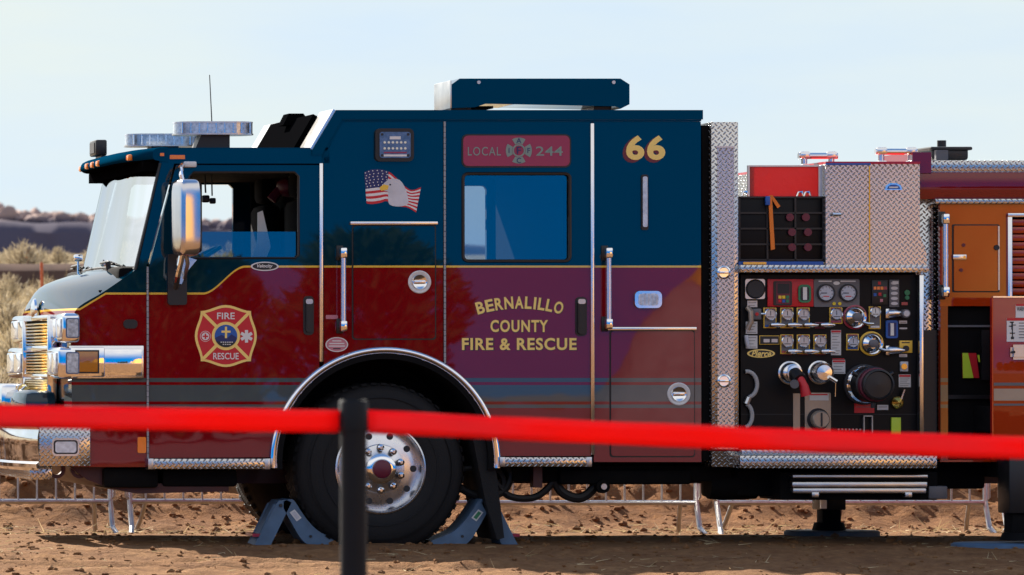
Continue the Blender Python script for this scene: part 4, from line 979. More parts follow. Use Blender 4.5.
b.pbox(816, 829, 279, 280.2, yb-.014, yb-.012, 'white'); b.pbox(838, 853, 279, 280.2, yb-.014, yb-.012, 'white'); b.prism(circ(P(834, 281.5), .022, 16, .012), yb-.014, yb-.012, 'white')
b.done('pressure_gauges', pp)
b = MB(); b.pbox(869.6, 885.3, 278.5, 303, yb-.010, yb, 'plastic_black', .002)
for q, m_ in (((877, 281.5), 'red_flat'), ((872.5, 286.5), 'amber'), ((876, 286.5), 'amber'), ((879.5, 286.5), 'amber'), ((883, 286.5), 'crimson'), ((872.6, 293), 'blue_flat'), ((877.5, 292.5), 'red_flat'), ((882.3, 294), 'green_flat'), ((879, 298.8), 'pink')):
    b.pbox(q[0]-1.4, q[0]+1.4, q[1]-1.5, q[1]+1.5, yb-.013, yb-.010, m_)
b.done('control_keypad', pp)
b = MB(); b.pbox(887.2, 897, 278, 305.5, yb-.008, yb, 'bezel_grey', .002)
for k in range(5): b.prism(circ(P(892, 281.5+5.1*k), .024, 14, .011), yb-.012, yb-.008, 'gauge_face')
b.pbox(890, 896, 279.5, 282.5, yb-.014, yb-.012, 'white'); b.done('switch_column', pp)
b = MB(); b.disc(P(905, 291), .018, yb-.01, yb, 'green_flat', 14); b.disc(P(905, 296), .014, yb-.01, yb, 'green_flat', 14); b.pbox(899.5, 905.5, 300.5, 303.5, yb-.006, yb, 'crimson'); b.done('pilot_lights', pp)
def outlet(cx, cy, rm):
    b = MB(); c = (X(cx), yb, Z(cy)); r = .080
    b.lathe(c, (0, -1, 0), [(r*1.02, 0), (r*1.02, .012), (r*.92, .014)], rm, 40)
    b.lathe(c, (0, -1, 0), [(r*.92, .014), (r*.88, .03), (r*.75, .026), (r*.40, .05), (r*.34, .05)], 'chrome', 40)
    b.lathe(c, (0, -1, 0), [(r*.36, .05), (r*.36, .075), (r*.25, .08), (1e-5, .08)], 'bezel_grey', 24)
    p = Vector((X(cx+6), yb-.05, Z(cy+5))); b.tube([p, p+Vector((.03, -.01, -.012)), p+Vector((.07, -.01, -.012))], [.01, .013, .008], 'polished', n=8); b.done('outlet_gauge', pp)
outlet(852.5, 315.5, 'crimson'); outlet(869, 342, 'gold')
for (a, c_) in ((882.5, 312), (882.5, 349)):
    b = MB(); b.pbox(a, a+4, c_-5, c_+5, yb-.03, yb, 'polished', .006); p = Vector((X(a+3), yb-.035, Z(c_))); b.tube([p, p+Vector((.04, -.01, .003)), p+Vector((.10, -.01, 0))], [.03, .026, .010], 'polished', n=12)
    if c_ < 320: b.cyl(p+Vector((.10, .02, 0)), p+Vector((.10, -.05, 0)), .028, 'bezel_grey'); b.cyl(p+Vector((.10, -.05, 0)), p+Vector((.10, -.06, 0)), .020, 'gauge_face')
    b.done('drain_valve', pp)
b = MB(); b.prism(rrect(883.3, 895.2, 318.7, 336.7, 2), yb-.018, yb, 'blue_flat'); b.prism(rrect(885.2, 893.4, 321, 334.6, 1), yb-.020, yb-.018, 'deep_blue'); b.pbox(887.6, 890.9, 321.7, 334, yb-.024, yb-.02, 'white'); b.done('level_gauge', pp)
b = MB(); b.pbox(897, 909.8, 339, 351.3, yb-.015, yb, 'gold', .002); b.disc(P(903, 347), .02, yb-.03, yb-.015, 'ink', 14); b.pbox(899, 907, 340.5, 341.5, yb-.017, yb-.015, 'ink'); b.done('gold_plate', pp)
def plate(a, b_, c, d, lines=4, head=None, m='paper'):
    b = MB(); b.pbox(a, b_, c, d, yb-.004, yb, m)
    n = lines; y = c+2
    if head: b.pbox(a+.4, b_-.4, c+.4, c+2.4, yb-.006, yb-.004, head); y = c+3.6
    for k in range(n):
        yy = y+(d-1.5-y)*k/max(1, n-1); b.pbox(a+1.2, b_-1.2-(k % 3)*1.3, yy-.25, yy+.25, yb-.0055, yb-.004, 'bezel_grey')
    b.done('label', pp)
plate(743.4, 755, 320, 332.3); plate(743.4, 755, 334, 347); plate(745, 755, 299, 305.5, 2, None, 'gauge_face'); plate(828.7, 838.8, 328.5, 353.6, 8, 'red_flat'); plate(830, 843, 358.4, 372.3, 4, 'red_flat'); plate(896.6, 908.6, 373, 385.7, 5, 'red_flat'); plate(852, 872, 402, 411.5, 1, 'red_flat', 'red_flat'); plate(875, 886, 403.5, 408.5, 1); plate(897, 905, 319, 322, 1, None, 'gauge_face'); plate(897, 905, 352.5, 355.5, 1, None, 'gauge_face'); plate(897.5, 905, 326, 327.5, 1, None, 'gauge_face'); plate(830, 842, 357, 357.9, 1, None, 'red_flat')
b = MB(); b.pbox(749.5, 758.5, 307, 318, yb-.015, yb, 'bezel_grey', .003); b.disc(P(754, 312.5), .012, yb-.02, yb-.015, 'red_flat', 12); b.cyl(Vector((X(758), yb-.01, Z(312.5))), Vector((X(761.5), yb-.01, Z(312.5))), .01, 'chrome', n=8); b.done('alarm_switch', pp)
b = MB(); b.tube([(X(744), yb-.03, Z(306)), (X(746.5), yb-.05, Z(310)), (X(747), yb-.05, Z(320)), (X(743.5), yb-.04, Z(328))], .018, 'beige', n=10); b.tube([(X(743), yb-.02, Z(334)), (X(743.5), yb-.03, Z(341)), (X(745), yb-.02, Z(346))], .014, 'gauge_face', n=8); b.done('hose_fitting', pp)
b = MB(); b.pbox(757, 777, 334, 343, yb-.006, yb, 'gold', .001); b.pbox(757.6, 776.4, 334.6, 342.4, yb-.008, yb-.006, 'ink')
for k in range(2): b.pbox(761+8*k, 767+8*k, 337.4, 340.8, yb-.0095, yb-.008, 'gauge_face')
b.done('name_plate', pp)
b = MB(); b.prism(circ(P(758.7, 352), 14/PX, 36, 4.3/PX), yb-.004, yb, 'gold_leaf'); b.prism(circ(P(758.7, 352), 11.8/PX, 36, 3.2/PX), yb-.006, yb-.004, 'ink'); b.text('Pierce', X(758.7), Z(352), .044, yb-.0075, 'gold_leaf', .03, width=.135, shear=.35); b.done('oval_badge', pp)
# discharge caps
for cx, cy, red in ((787.5, 371.5, True), (817.2, 371, False)):
    b = MB(); c = Vector((X(cx), yb, Z(cy))); b.lathe(c, (0, -1, 0), [(.080, 0), (.080, .012), (.07, .016)], 'polished', 32); b.lathe(c, (0, -1, 0), [(.070, .012), (.066, .03), (.056, .05), (.060, .055), (.060, .075), (.05, .08), (.05, .12), (1e-5, .125)], 'polished', 32)
    if red:
        b.cyl(c+Vector((0, -.1, 0)), c+Vector((.02, -.17, -.05)), .045, 'plastic_black', .05); b.tube([c+Vector((.015, -.16, -.02)), c+Vector((.04, -.19, -.09)), c+Vector((.055, -.19, -.15))], [.025, .03, .034], 'red_flat', n=12); b.cyl(c+Vector((-.02, -.18, -.07)), c+Vector((-.03, -.22, -.075)), .028, 'bezel_grey')
    else:
        for k in range(3): b.lathe(c, (0, -1, 0), [(.060, .06+.02*k), (.066, .07+.02*k), (.060, .08+.02*k)], 'polished', 28)
        b.tube([c+Vector((.03, -.13, -.03)), c+Vector((.075, -.14, -.06))], .014, 'polished', n=8); b.tube([c+Vector((.08, -.1, -.05)), c+Vector((.08, -.09, -.16))], .003, 'chrome', n=6)
    b.done('discharge_cap', pp)
b = MB(); c = Vector((X(861), yb, Z(383))); b.lathe(c, (0, -1, 0), [(.135, 0), (.135, .03), (.118, .035), (.112, .08), (.120, .085), (.120, .11), (.112, .115)], 'ink', 40)
for k in range(3): b.lathe(c, (0, -1, 0), [(.116, .04+.028*k), (.123, .048+.028*k), (.116, .056+.028*k)], 'chrome', 40)
b.lathe(c, (0, -1, 0), [(.112, .115), (.12, .12), (.12, .24), (.105, .25)], 'plastic_black', 40); b.lathe(c, (0, -1, 0), [(.105, .235), (.112, .25), (.112, .30), (.10, .305)], 'maroon_flat', 40)
b.lathe(c, (0, -1, 0), [(.10, .30), (.104, .31), (.104, .35), (.092, .355), (.086, .34), (1e-5, .345)], 'plastic_black', 40)
for k in range(3):
    a = R(30+120*k); u = Vector((math.cos(a), 0, math.sin(a))); b.cyl(c+u*.10+Vector((0, -.22, 0)), c+u*.155+Vector((0, -.22, 0)), .016, 'plastic_black')
b.done('intake_cap', pp)
b = MB(); b.prism(rrect(802.3, 828.3, 391.2, 445, 1.5), yb-.008, yb, 'beige'); b.pbox(807, 826, 392, 399, yb-.010, yb-.008, 'paper'); b.pbox(808, 825, 392.4, 393.8, yb-.011, yb-.010, 'red_flat'); b.pbox(790.7, 797.5, 392, 444, yb-.006, yb, 'beige')
c = Vector((X(815.5), yb-.008, Z(418))); b.lathe(c, (0, -1, 0), [(.075, 0), (.07, .01), (.06, .03)], 'ink', 28); b.lathe(c, (0, -1, 0), [(.06, .03), (.058, .07), (.05, .08), (1e-5, .08)], 'beige', 28); b.box(c.x-.004, c.x+.004, c.y-.09, c.y-.08, c.z-.045, c.z+.045, 'ink'); b.done('tank_fill_plate', pp)
b = MB()
arc1 = [(X(744)+10/PX*math.cos(R(a)), yb-.02, Z(383)+13/PX*math.sin(R(a))) for a in range(100, -81, -12)]
arc2 = [(X(741)+8/PX*math.cos(R(a)), yb-.02, Z(414)+12/PX*math.sin(R(a))) for a in range(75, -91, -12)]
b.tube(arc1, .014, 'rope', n=8); b.tube(arc2, .014, 'rope', n=8); b.tube([arc1[-1], arc2[0]], .02, 'brushed', n=8); b.done('hose_spanner', pp)
b = MB(); b.lathe((X(894.5), yb, Z(401)), (0, -1, 0), [(.04, 0), (.04, .03), (.025, .05), (1e-5, .06)], 'brass', 20); b.tube([(X(898), yb-.03, Z(398)), (X(901), yb-.04, Z(388))], .012, 'polished'); b.done('drain_valve', pp)
b = MB(); b.pbox(888.5, 898, 416, 440, yb-.02, yb, 'lime', .003); b.done('reflective_tag', pp)
b = MB(); b.pbox(897.5, 905.5, 360, 370, yb-.02, yb, 'gauge_face', .004); b.disc(P(901, 365), .02, yb-.03, yb-.02, 'brass', 12); b.done('test_port', pp)
b = MB()
for a_, b_ in ((860, 861.2), (868.3, 869.5)): b.pbox(a_, b_, 414, 438, yb-.03, yb, 'galvanised')
b.pbox(860, 869.5, 414, 415.2, yb-.03, yb, 'galvanised'); b.done('tag_holder', pp)
b = MB()
for k in range(7): b.disc(P(836+3.6*k, 428), .006, yb-.012, yb, 'galvanised', 8)
b.pbox(739, 914, 412.6, 413.2, yb-.002, yb, 'ink'); b.done('bolts', pp)
# tread step under the panel
b = MB(); b.box(X(731), X(927), -.22, .3, Z(467.5), Z(455), 'tread_plate', .004); b.box(X(738.5), X(916), -.08, .3, Z(455), Z(449.5), 'tread_plate', .004); b.done('pump_step', E)
b = MB(); b.pbox(780, 938, 472, 500, .0, .5, 'dark', .01); b.pbox(790, 925, 474.5, 478, -.07, .1, 'brushed', .006); b.pbox(788, 926, 478.5, 481, -.06, .1, 'dark'); b.pbox(789, 924, 481.5, 487.5, -.08, .1, 'brushed', .008); b.pbox(790, 923, 488, 493, -.075, .1, 'brushed', .006)
for q in (812, 905): b.pbox(q-3.5, q+3.5, 492, 497, -.085, .0, 'brushed', .004)
b.pbox(928, 947, 486, 499, -.02, .3, 'bezel_grey', .01); b.done('folding_step', E)
# stowage above the panel
b = MB(); b.box(X(741), X(826), .05, .28, Z(261.5), Z(196), 'panel_black', .01); cr = b.done('hose_tray', E)
b = MB()
for k in range(4): b.box(X(741.5+k*28)-.006, X(741.5+k*28)+.006, .035, .05, Z(261), Z(197), 'plastic_black')
for k in range(5): b.box(X(741), X(826), .035, .05, Z(197+k*15.7)-.006, Z(197+k*15.7)+.006, 'plastic_black')
b.done('net', cr)
b = MB()
for i in range(3):
    for j in range(2): b = MB(); b.disc(P(792+j*16+ (2 if i else 0), 217+i*15), .026, .03, .045, 'maroon_flat', 16); b.done('disc', cr)
b = MB(); b.prism(PP((769.5, 196), (773, 195), (776, 249), (772, 250)), .012, .02, 'strap_orange'); b.prism(PP((771, 195), (774, 195), (782, 206), (779, 208)), .022, .03, 'strap_orange'); b.pbox(766.5, 771, 196, 205, .005, .03, 'blue_flat', .003); b.done('strap', cr)
b = MB()
for q in (745, 800, 807): b.tube([(X(q), .06, Z(196)), (X(q)+.01, .06, Z(192)), (X(q+5), .06, Z(191)), (X(q+6), .06, Z(195.5))], .009, 'chrome')
b.done('tie_hooks', cr)
b = MB(); b.pbox(752, 825.5, 166, 196, .060, .064, 'red_vinyl'); b.pbox(750.5, 752.5, 165, 196, .052, .072, 'brushed'); b.pbox(821.5, 825.5, 165, 196, .052, .072, 'brushed'); b.pbox(752.5, 821.5, 164.8, 166.3, .054, .070, 'brushed'); b.done('vinyl_screen', E)
b = MB(); b.prism(PP((826, 265), (826, 164), (920.5, 164), (920.5, 236), (927, 252), (927, 265)), .0, 2.3, 'tread_plate'); dbx = b.done('stowage_box', E)
b = MB(); b.pbox(869.5, 870.7, 166, 264, -.004, 0, 'brass'); b.pbox(826, 828, 164, 264, -.006, 0, 'tread_plate'); b.pbox(826, 920.5, 161.5, 164, -.01, 2.3, 'red_paint'); b.pbox(826, 871, 163, 165, -.012, 0.0, 'blue_flat'); b.done('edge_trim', dbx)
b = MB(); b.prism(PP((885, 190), (886.5, 185.5), (890, 183.2), (897, 183.2), (901, 185.5), (902.5, 190)), -.012, 0, 'chrome'); b.prism(PP((887, 189), (888.5, 186.2), (891, 184.6), (896, 184.6), (899, 186.2), (900.5, 189)), -.016, -.012, 'blue_flat'); b.pbox(889, 898, 186.6, 188, -.018, -.016, 'white'); b.done('emblem', dbx)
b = MB(); b.tube([(X(832), -.03, Z(214.5)), (X(840), -.03, Z(214.5))], .012, 'chrome'); b.done('paddle_handle', dbx)
def top_handle(a, c_, py, Y):
    b = MB(); p, q = at(a, py, Y), at(c_, py, Y); b.tube([p, q], .022, 'polished', n=12)
    for v in (p+Vector((.04, 0, 0)), q-Vector((.04, 0, 0))): b.cyl((v.x, Y, v.z), (v.x, Y, Z(162)), .02, 'polished'); b.box(v.x-.035, v.x+.035, Y-.03, Y+.03, v.z-.02, v.z+.03, 'polished', .012); b.box(v.x-.03, v.x+.03, Y-.03, Y+.03, v.z-.10, v.z-.06, 'polished', .008)
    b.done('top_handle', E)
top_handle(799, 838, 155.5, .3); top_handle(876, 917.5, 151.5, .1)
# --- rear body ---------------------------------------------------------
b = MB(); b.box(X(921), X(944.5), .10, .4, Z(455), Z(198.5), 'tread_plate', .003); b.box(X(921), X(940), .06, .12, Z(455), Z(330), 'plastic_black'); b.done('side_plate', E)
b = MB(); b.box(X(921), X(1400), .03, 2.47, Z(199), Z(172), 'maroon', .004); b.box(X(914), X(933), .02, .7, Z(173), Z(152), 'maroon'); b.done('upper_body', E)
b = MB(); b.box(X(929.5), X(1400), .06, 2.4, Z(173), Z(160), 'tread_plate', .004); b.box(X(936), X(1400), -.005, .12, Z(203.5), Z(198.8), 'tread_plate', .002); b.done('body_top', E)
b = MB(); p = at(946, 160, .8); b.box(at(928, 160, .8).x, at(965, 160, .8).x, .7, 1.1, at(1, 160, .8).z, at(1, 147, .8).z, 'plastic_black', .02); b.box(at(930, 160, .8).x, at(942, 160, .8).x, .65, .7, at(1, 160, .8).z, at(1, 150, .8).z, 'bezel_grey'); b.cyl((at(947, 160, .8).x, .9, at(1, 147, .8).z), (at(947, 160, .8).x, .9, at(1, 139, .8).z), .03, 'plastic_black'); b.box(at(926, 160, .8).x, at(968, 160, .8).x, .68, 1.12, at(1, 150, .8).z, at(1, 146.5, .8).z, 'plastic_black', .01); b.done('deck_gun_base', E)
op = [P(*q) for q in ((949, 306), (994, 306), (994, 460), (949, 460))]
bo = PP((941.5, 204), (1160, 204), (1160, 440), (1120, 462), (941.5, 462))
rp = rrect(1010, 1130, 216, 436, 1)
b = MB(); b.prism(bo, .02, .06, 'maroon_warm_reflect', [op, rp]); bod = b.done('body_panel', E)
b = MB(); b.prism(PP((941.5, 306), (948.8, 306), (948.8, 460), (941.5, 460)), .012, .02, 'paint'); b.done('body_edge', bod)
b = MB(); b.prism(rrect(955, 1000, 225.5, 291, 1.5), .010, .02, 'maroon_warm_reflect'); b.prism(rrect(953.5, 1001, 224.2, 292.2, 1.5), .0165, .02, 'ink'); b.pbox(999, 1000.5, 226, 290, .004, .012, 'brushed'); b.pbox(953.6, 967, 254.5, 259.5, -.004, .012, 'polished', .003); b.pbox(964, 966, 255.5, 258.5, -.006, -.004, 'brass'); b.disc(P(997.5, 247.5), .018, .0, .012, 'ink', 12); b.disc(P(964.5, 245), .012, .004, .012, 'maroon_flat', 10); b.disc(P(962, 270), .012, .004, .012, 'maroon_flat', 10); b.done('inner_door', bod)
grab(943.8, 214, 297, bod, -.05)
b = MB()
for k in range(28): b.box(X(1013), X(1128), .035, .05, Z(434-k*7.7)+.004, Z(434-k*7.7)+.048, 'maroon_warm_reflect', .006)
b.pbox(1008.5, 1013, 214, 436, .0, .05, 'polished', .004); b.pbox(1126, 1131, 214, 436, .0, .05, 'polished', .004); b.pbox(1008.5, 1131, 213, 217, -.004, .05, 'polished', .004); b.done('roller_shutter', bod)
b = MB(); b.box(X(946), X(996), .07, .1, Z(462), Z(306), 'dark'); b.box(X(946), X(1400), 1.2, 1.25, Z(462), Z(204), 'dark'); b.box(X(946), X(1400), .1, 2.4, Z(463), Z(461), 'dark'); b.box(X(1160), X(1400), .02, .06, Z(400), Z(204), 'maroon'); b.box(X(945), X(1400), 2.44, 2.48, Z(460), Z(204), 'maroon'); b.box(X(1396), X(1400), .03, 2.47, Z(460), Z(204), 'maroon'); b.box(X(1320), X(1400), .02, .06, Z(460), Z(400), 'maroon')
b.done('body_shell', E)
b = MB(); b.prism(PP((965.5, 353), (979, 353), (982, 378), (966, 378)), .05, .07, 'red_flat'); b.prism(PP((965, 353), (970.5, 353), (976, 378), (965.5, 378)), .044, .05, 'lime'); b.prism(PP((980, 355), (982, 355), (982.6, 362), (981.5, 362)), .044, .05, 'lime'); b.pbox(950, 993, 325, 327, .05, .07, 'bezel_grey'); b.pbox(950, 993, 395, 399, .04, .07, 'plastic_black'); b.pbox(984, 992, 330, 380, .04, .07, 'plastic_black'); b.done('compartment', bod)
# pulled-out tool drawer with its front panel proud of the body
dY = -.40
d0, d1 = at(993.5, 298, dY), at(1130, 437, dY)
b = MB(); b.box(d0.x, d1.x, dY, dY+.03, d1.z, d0.z, 'maroon_warm_reflect', .004); b.box(d0.x-.008, d0.x, dY-.004, dY+.035, d1.z, d0.z, 'red_paint'); b.box(d0.x, d1.x, dY-.004, dY+.03, d0.z, d0.z+.010, 'polished'); b.box(d0.x+.02, d1.x-.02, dY+.03, .1, d1.z, d1.z+.03, 'bezel_grey'); b.box(d0.x+.02, d0.x+.05, dY+.03, .1, d1.z, d1.z+.2, 'dark'); dr = b.done('tool_drawer', E)
def dp(px, py, dy=0): return at(px, py, dY+dy)
def drect(mb, a, b_, c, d, y0, y1, m): p, q = dp(a, d), dp(b_, c); mb.box(p.x, q.x, dY+y0, dY+y1, p.z, q.z, m)
b = MB(); drect(b, 1007, 1032, 318.5, 342, -.006, 0, 'white'); drect(b, 1007, 1032, 318.5, 321, -.008, -.006, 'red_flat'); drect(b, 1016, 1032, 305, 318, -.006, 0, 'white'); drect(b, 1016, 1032, 304.5, 306.3, -.008, -.006, 'red_flat')
for k in range(6): drect(b, 1019, 1030-k % 2*2, 323+k*2.9, 323.8+k*2.9, -.008, -.006, 'bezel_grey')
for a_, c_, e_, f_ in ((1010, 1014, 322, 323), (1011.5, 1013, 322, 330), (1009, 1012, 326, 327), (1012, 1016, 325, 325.8), (1010, 1015, 333, 334), (1011, 1014, 337, 339.5), (1012, 1013, 330, 337)): drect(b, a_, c_, e_, f_, -.008, -.006, 'ink')
p = dp(1023, 311); b.text('WARNING', p.x, p.z+.012, .03, dY-.0075, 'ink', .02, width=.08); b.done('warning_label', dr)
b = MB(); p, q = dp(1010, 360), dp(1040, 345); bb = bmesh.new(); bmesh.ops.create_cube(bb, size=1)
for v in bb.verts: v.co = Vector(((p.x+q.x)/2+v.co.x*(q.x-p.x), dY-.015+v.co.y*.04, (p.z+q.z)/2+v.co.z*(q.z-p.z)))
bmesh.ops.bevel(bb, geom=bb.edges[:], offset=.018, segments=4, affect='EDGES'); b.merge(bb, 'brushed', True); p = dp(1012.5, 352.5); b.disc((p.x, p.z), .01, dY-.038, dY-.034, 'ink', 10); b.done('drawer_latch', dr)
b = MB(); drect(b, 994, 1130, 383, 386, -.004, 0, 'bezel_grey'); drect(b, 994, 1130, 389, 401, -.004, 0, 'beige'); drect(b, 994, 1130, 404, 406, -.004, 0, 'bezel_grey'); b.done('stripe', dr)
jm = at(829, 500, 1.65).x
b = MB(); b.box(jm-.09, jm+.09, 1.55, 1.75, .19, .45, 'plastic_black', .008); b.box(jm-.065, jm+.065, 1.58, 1.72, .08, .2, 'dark', .004); b.box(jm-.09, jm-.05, 1.53, 1.56, .2, .45, 'brushed'); b.cyl((jm, 1.65, .10), (jm, 1.65, .0), .10, 'dark', .13); b.done('stabiliser_jack', E)
b = MB(); jx = at(1024, 500, -.25); b.box(at(1004, 1, -.25).x, at(1004, 1, -.25).x+.28, -.36, -.12, .22, .62, 'plastic_black', .01); b.box(at(1004, 1, -.25).x+.03, at(1004, 1, -.25).x+.25, -.33, -.15, .08, .3, 'dark', .008); b.cyl((at(1004, 1, -.25).x+.14, -.24, .09), (at(1004, 1, -.25).x+.14, -.24, .04), .14, 'dark', .16); b.box(at(1004, 1, -.25).x+.04, at(1004, 1, -.25).x+.24, -.15, .8, .45, .6, 'plastic_black'); b.done('stabiliser_jack', E)
b = MB(); b.pbox(948, 1000, 462, 490, .3, 1.2, 'dark', .02); b.done('rear_underbody', E)

# ------------------------------------------------------------------ things round the engine
def pad(name, cx, y, rx, ry, label, m):
    b = MB(); z = gh(cx, y); pts = circ((0, 0), rx, 32, ry); n = len(pts)
    vs = [(cx+p[0], y+p[1], z-.03) for p in pts]+[(cx+p[0], y+p[1], z+.025) for p in pts]+[(cx+p[0]*.96, y+p[1]*.94, z+.035) for p in pts]
    fs = [tuple(range(2*n, 3*n))]+[(k, (k+1) % n, n+(k+1) % n, n+k) for k in range(n)]+[(n+k, n+(k+1) % n, 2*n+(k+1) % n, 2*n+k) for k in range(n)]
    b.add(vs, fs, m); return tag(b.done(name, origin=(cx, y, z)), label, 'jack pad')
pad('jack_pad', jm+.02, 1.65, .33, .22, 'thin grey pad lying on the dirt under the middle stabiliser jack', 'pad_grey')
pad('jack_pad', at(1004, 1, -.25).x+.12, -.24, .46, .30, 'dark round pad under the stabiliser jack at the right edge of the photo', 'chock_blue')
# wheel chocks
def chock(flip, cx, label, group):
    def q(px, py): return (flip*(px-cx)/PX, (545-py)/PX)
    prof_a = [q(*p) for p in ((254, 546), (275, 505), (279, 501), (286, 500.5), (291, 503), (270, 546))]
    arm_o = catmull([(283, 502), (292, 500), (300, 511), (308, 522), (320, 533), (341, 541.5)], 4); arm_i = catmull([(340, 546), (312, 546), (302, 541), (293, 527), (283, 509)], 4)
    arm = [q(v.x, v.y) for v in arm_o]+[q(v.x, v.y) for v in arm_i]
    root = empty('wheel_chock', (X(cx)+.025, .25, 0), label, 'wheel chock', group)
    def put(bm_, nm): 
        for v in bm_.bm.verts: v.co += root.location
        return bm_.done(nm, root)
    b = MB(); b.prism(prof_a, -.14, .14, 'chock_blue'); leg = put(b, 'support_leg')
    b = MB()
    for y_ in (-.11, .11): b.cyl((flip*(257-cx)/PX, y_, .015), (flip*(277-cx)/PX-.012*flip, y_, .265), .012, 'chock_blue', n=8)
    b.box(min(flip*(252-cx), flip*(262-cx))/PX, max(flip*(252-cx), flip*(262-cx))/PX, -.13, .13, .05, .07, 'crimson'); put(b, 'ribs')
    b = MB(); b.prism(arm, -.14, .14, 'chock_blue'); put(b, 'curved_plate')
    b = MB(); c = [q(*p) for p in ((289, 513), (294, 510), (301, 518.5), (296, 522))]; b.prism(c, -.143, -.14, 'paper')
    c2 = [q(*p) for p in ((291, 513.5), (294, 511.8), (299, 518), (296, 520))]; b.prism(c2, -.1445, -.143, 'gauge_face' if flip > 0 else 'green_flat'); put(b, 'sticker')
    b = MB(); b.disc(q(280, 506), .012, -.15, -.14, 'ink', 10); b.disc(q(310, 537), .010, -.145, -.14, 'ink', 10); put(b, 'hinge_pin')
    return root
chock(1, 297, 'blue-grey folding chock wedged against the front of the engine wheel, below the door', 'wheel chocks at the front wheel')
o = chock(-1, 297, 'blue-grey folding chock wedged behind the engine wheel, below the mud flap', 'wheel chocks at the front wheel'); o.location.x = X(385+385-297+6)
# crowd barriers
def make_barrier(x, y, L, label):
    z = gh(x+L/2, y)-.005
    root = empty('crowd_barrier', (x+L/2, y, z), label, 'crowd barrier', 'crowd barriers along the spoil heap')
    zb, zt = .245, 1.10
    b = MB(); b.tube([(x+.03, y, zb+z), (x, y, zb+.04+z), (x, y, zt-.06+z), (x+.06, y, zt+z), (x+L-.06, y, zt+z), (x+L, y, zt-.06+z), (x+L, y, zb+.04+z), (x+L-.03, y, zb+z), (x+.03, y, zb+z)], .019, 'galvanised', n=8); b.done('frame', root)
    n = 14
    for k in range(1, n+1):
        b = MB(); xx = x+L*k/(n+1); b.tube([(xx, y, zb+z), (xx, y, zt+z)], .0075, 'galvanised', n=6); b.done('bar', root)
    for xx, s_ in ((x+.02, 1), (x+L-.02, -1)):
        b = MB(); b.tube([(xx, y, zb+.35+z), (xx, y, zb+z), (xx+s_*.00, y-.10, z+.06), (xx-s_*.03, y-.26, z-.02)], .02, 'galvanised', n=8); b.tube([(xx+s_*.12, y, zb+z), (xx+s_*.10, y+.12, z+.1), (xx+s_*.07, y+.24, z-.02)], .017, 'galvanised', n=8); b.done('foot', root)
    return root
BY = 4.25
def bx(px): return at(px, 500, BY).x
for (a, c_, lab) in ((-172, 113, 'steel crowd barrier on the dirt behind the front bumper'), (127, 409, 'steel crowd barrier behind the front door step and wheel'), (420, 699, 'steel crowd barrier seen under the rear cab door'), (714, 988, 'steel crowd barrier behind the pump panel step'), (1000, 1280, 'steel crowd barrier starting behind the jack at the right edge')):
    make_barrier(bx(a), BY, bx(c_)-bx(a), lab)
# posts and belt in front
post_y = -20.0
def post(px, py_top, label, name='belt_post'):
    p = at(px, py_top, post_y); root = empty(name, (p.x, post_y, gh(p.x, post_y)), label, 'belt post', 'belt posts in front of the engine')
    z0 = gh(p.x, post_y); r = 13.2*2.857/1000
    b = MB(); b.cyl((p.x, post_y, z0+.02), (p.x, post_y, p.z-.085), r, 'post_black', n=28); b.done('tube', root)
    b = MB(); b.lathe((p.x, post_y, p.z-.088), (0, 0, 1), [(1e-5, 0), (r*1.09, 0), (r*1.09, .080), (r*1.0, .086), (r*.93, .083), (1e-5, .083)], 'post_black', 28); b.done('belt_head', root)
    b = MB(); b.lathe((p.x, post_y, z0-.01), (0, 0, 1), [(.17, 0), (.17, .02), (.15, .03), (.04, .05), (1e-5, .05)], 'post_black', 32); b.done('base', root)
    return p
pc = post(353.5, 399.5, 'black belt post in front of the engine wheel'); 
pl_ = post(353.5-840, 394, 'black belt post beyond the left edge of the photo'); pr_ = post(353.5+840, 430, 'black belt post beyond the right edge of the photo')
def belt(pa, pb_, ya, ybt, h, label, sag):
    b = MB(); n = 60; vs = []; fs = []
    for k in range(n+1):
        t = k/n; x = pa+(pb_-pa)*t; zc = ya+(ybt-ya)*t-sag*4*t*(1-t)
        y = post_y+.012*math.sin(t*9)+.006*math.sin(t*23)
        for j in range(4): vs.append((x, y+(j-1.5)*.007*math.sin(t*11+1)+.003*math.sin(j*1.3+t*31), zc+h*(j/3-.5)*(1+.02*math.sin(t*37))))
    for k in range(n):
        for j in range(3): fs.append((k*4+j, (k+1)*4+j, (k+1)*4+j+1, k*4+j+1))
    b.add(vs, fs, 'belt_red', True); o = b.done('barrier_belt', origin=(pa, post_y, ya), recalc=False)
    md = o.modifiers.new('thickness', 'SOLIDIFY'); md.thickness = .002
    return tag(o, label, 'belt', 'red belts strung in front of the engine')
mm = 2.857/1000; rr_ = 14/1000*2.857
zc = at(353, 421.5, post_y).z
belt(pl_.x+rr_, pc.x-rr_, at(0, 404, post_y).z, zc, 23*mm, 'red belt running from the black post towards the front of the engine', .006)
belt(pc.x+rr_, pr_.x-rr_, zc, at(0, 452, post_y).z, 23*mm, 'red belt running from the black post past the pump panel', .008)

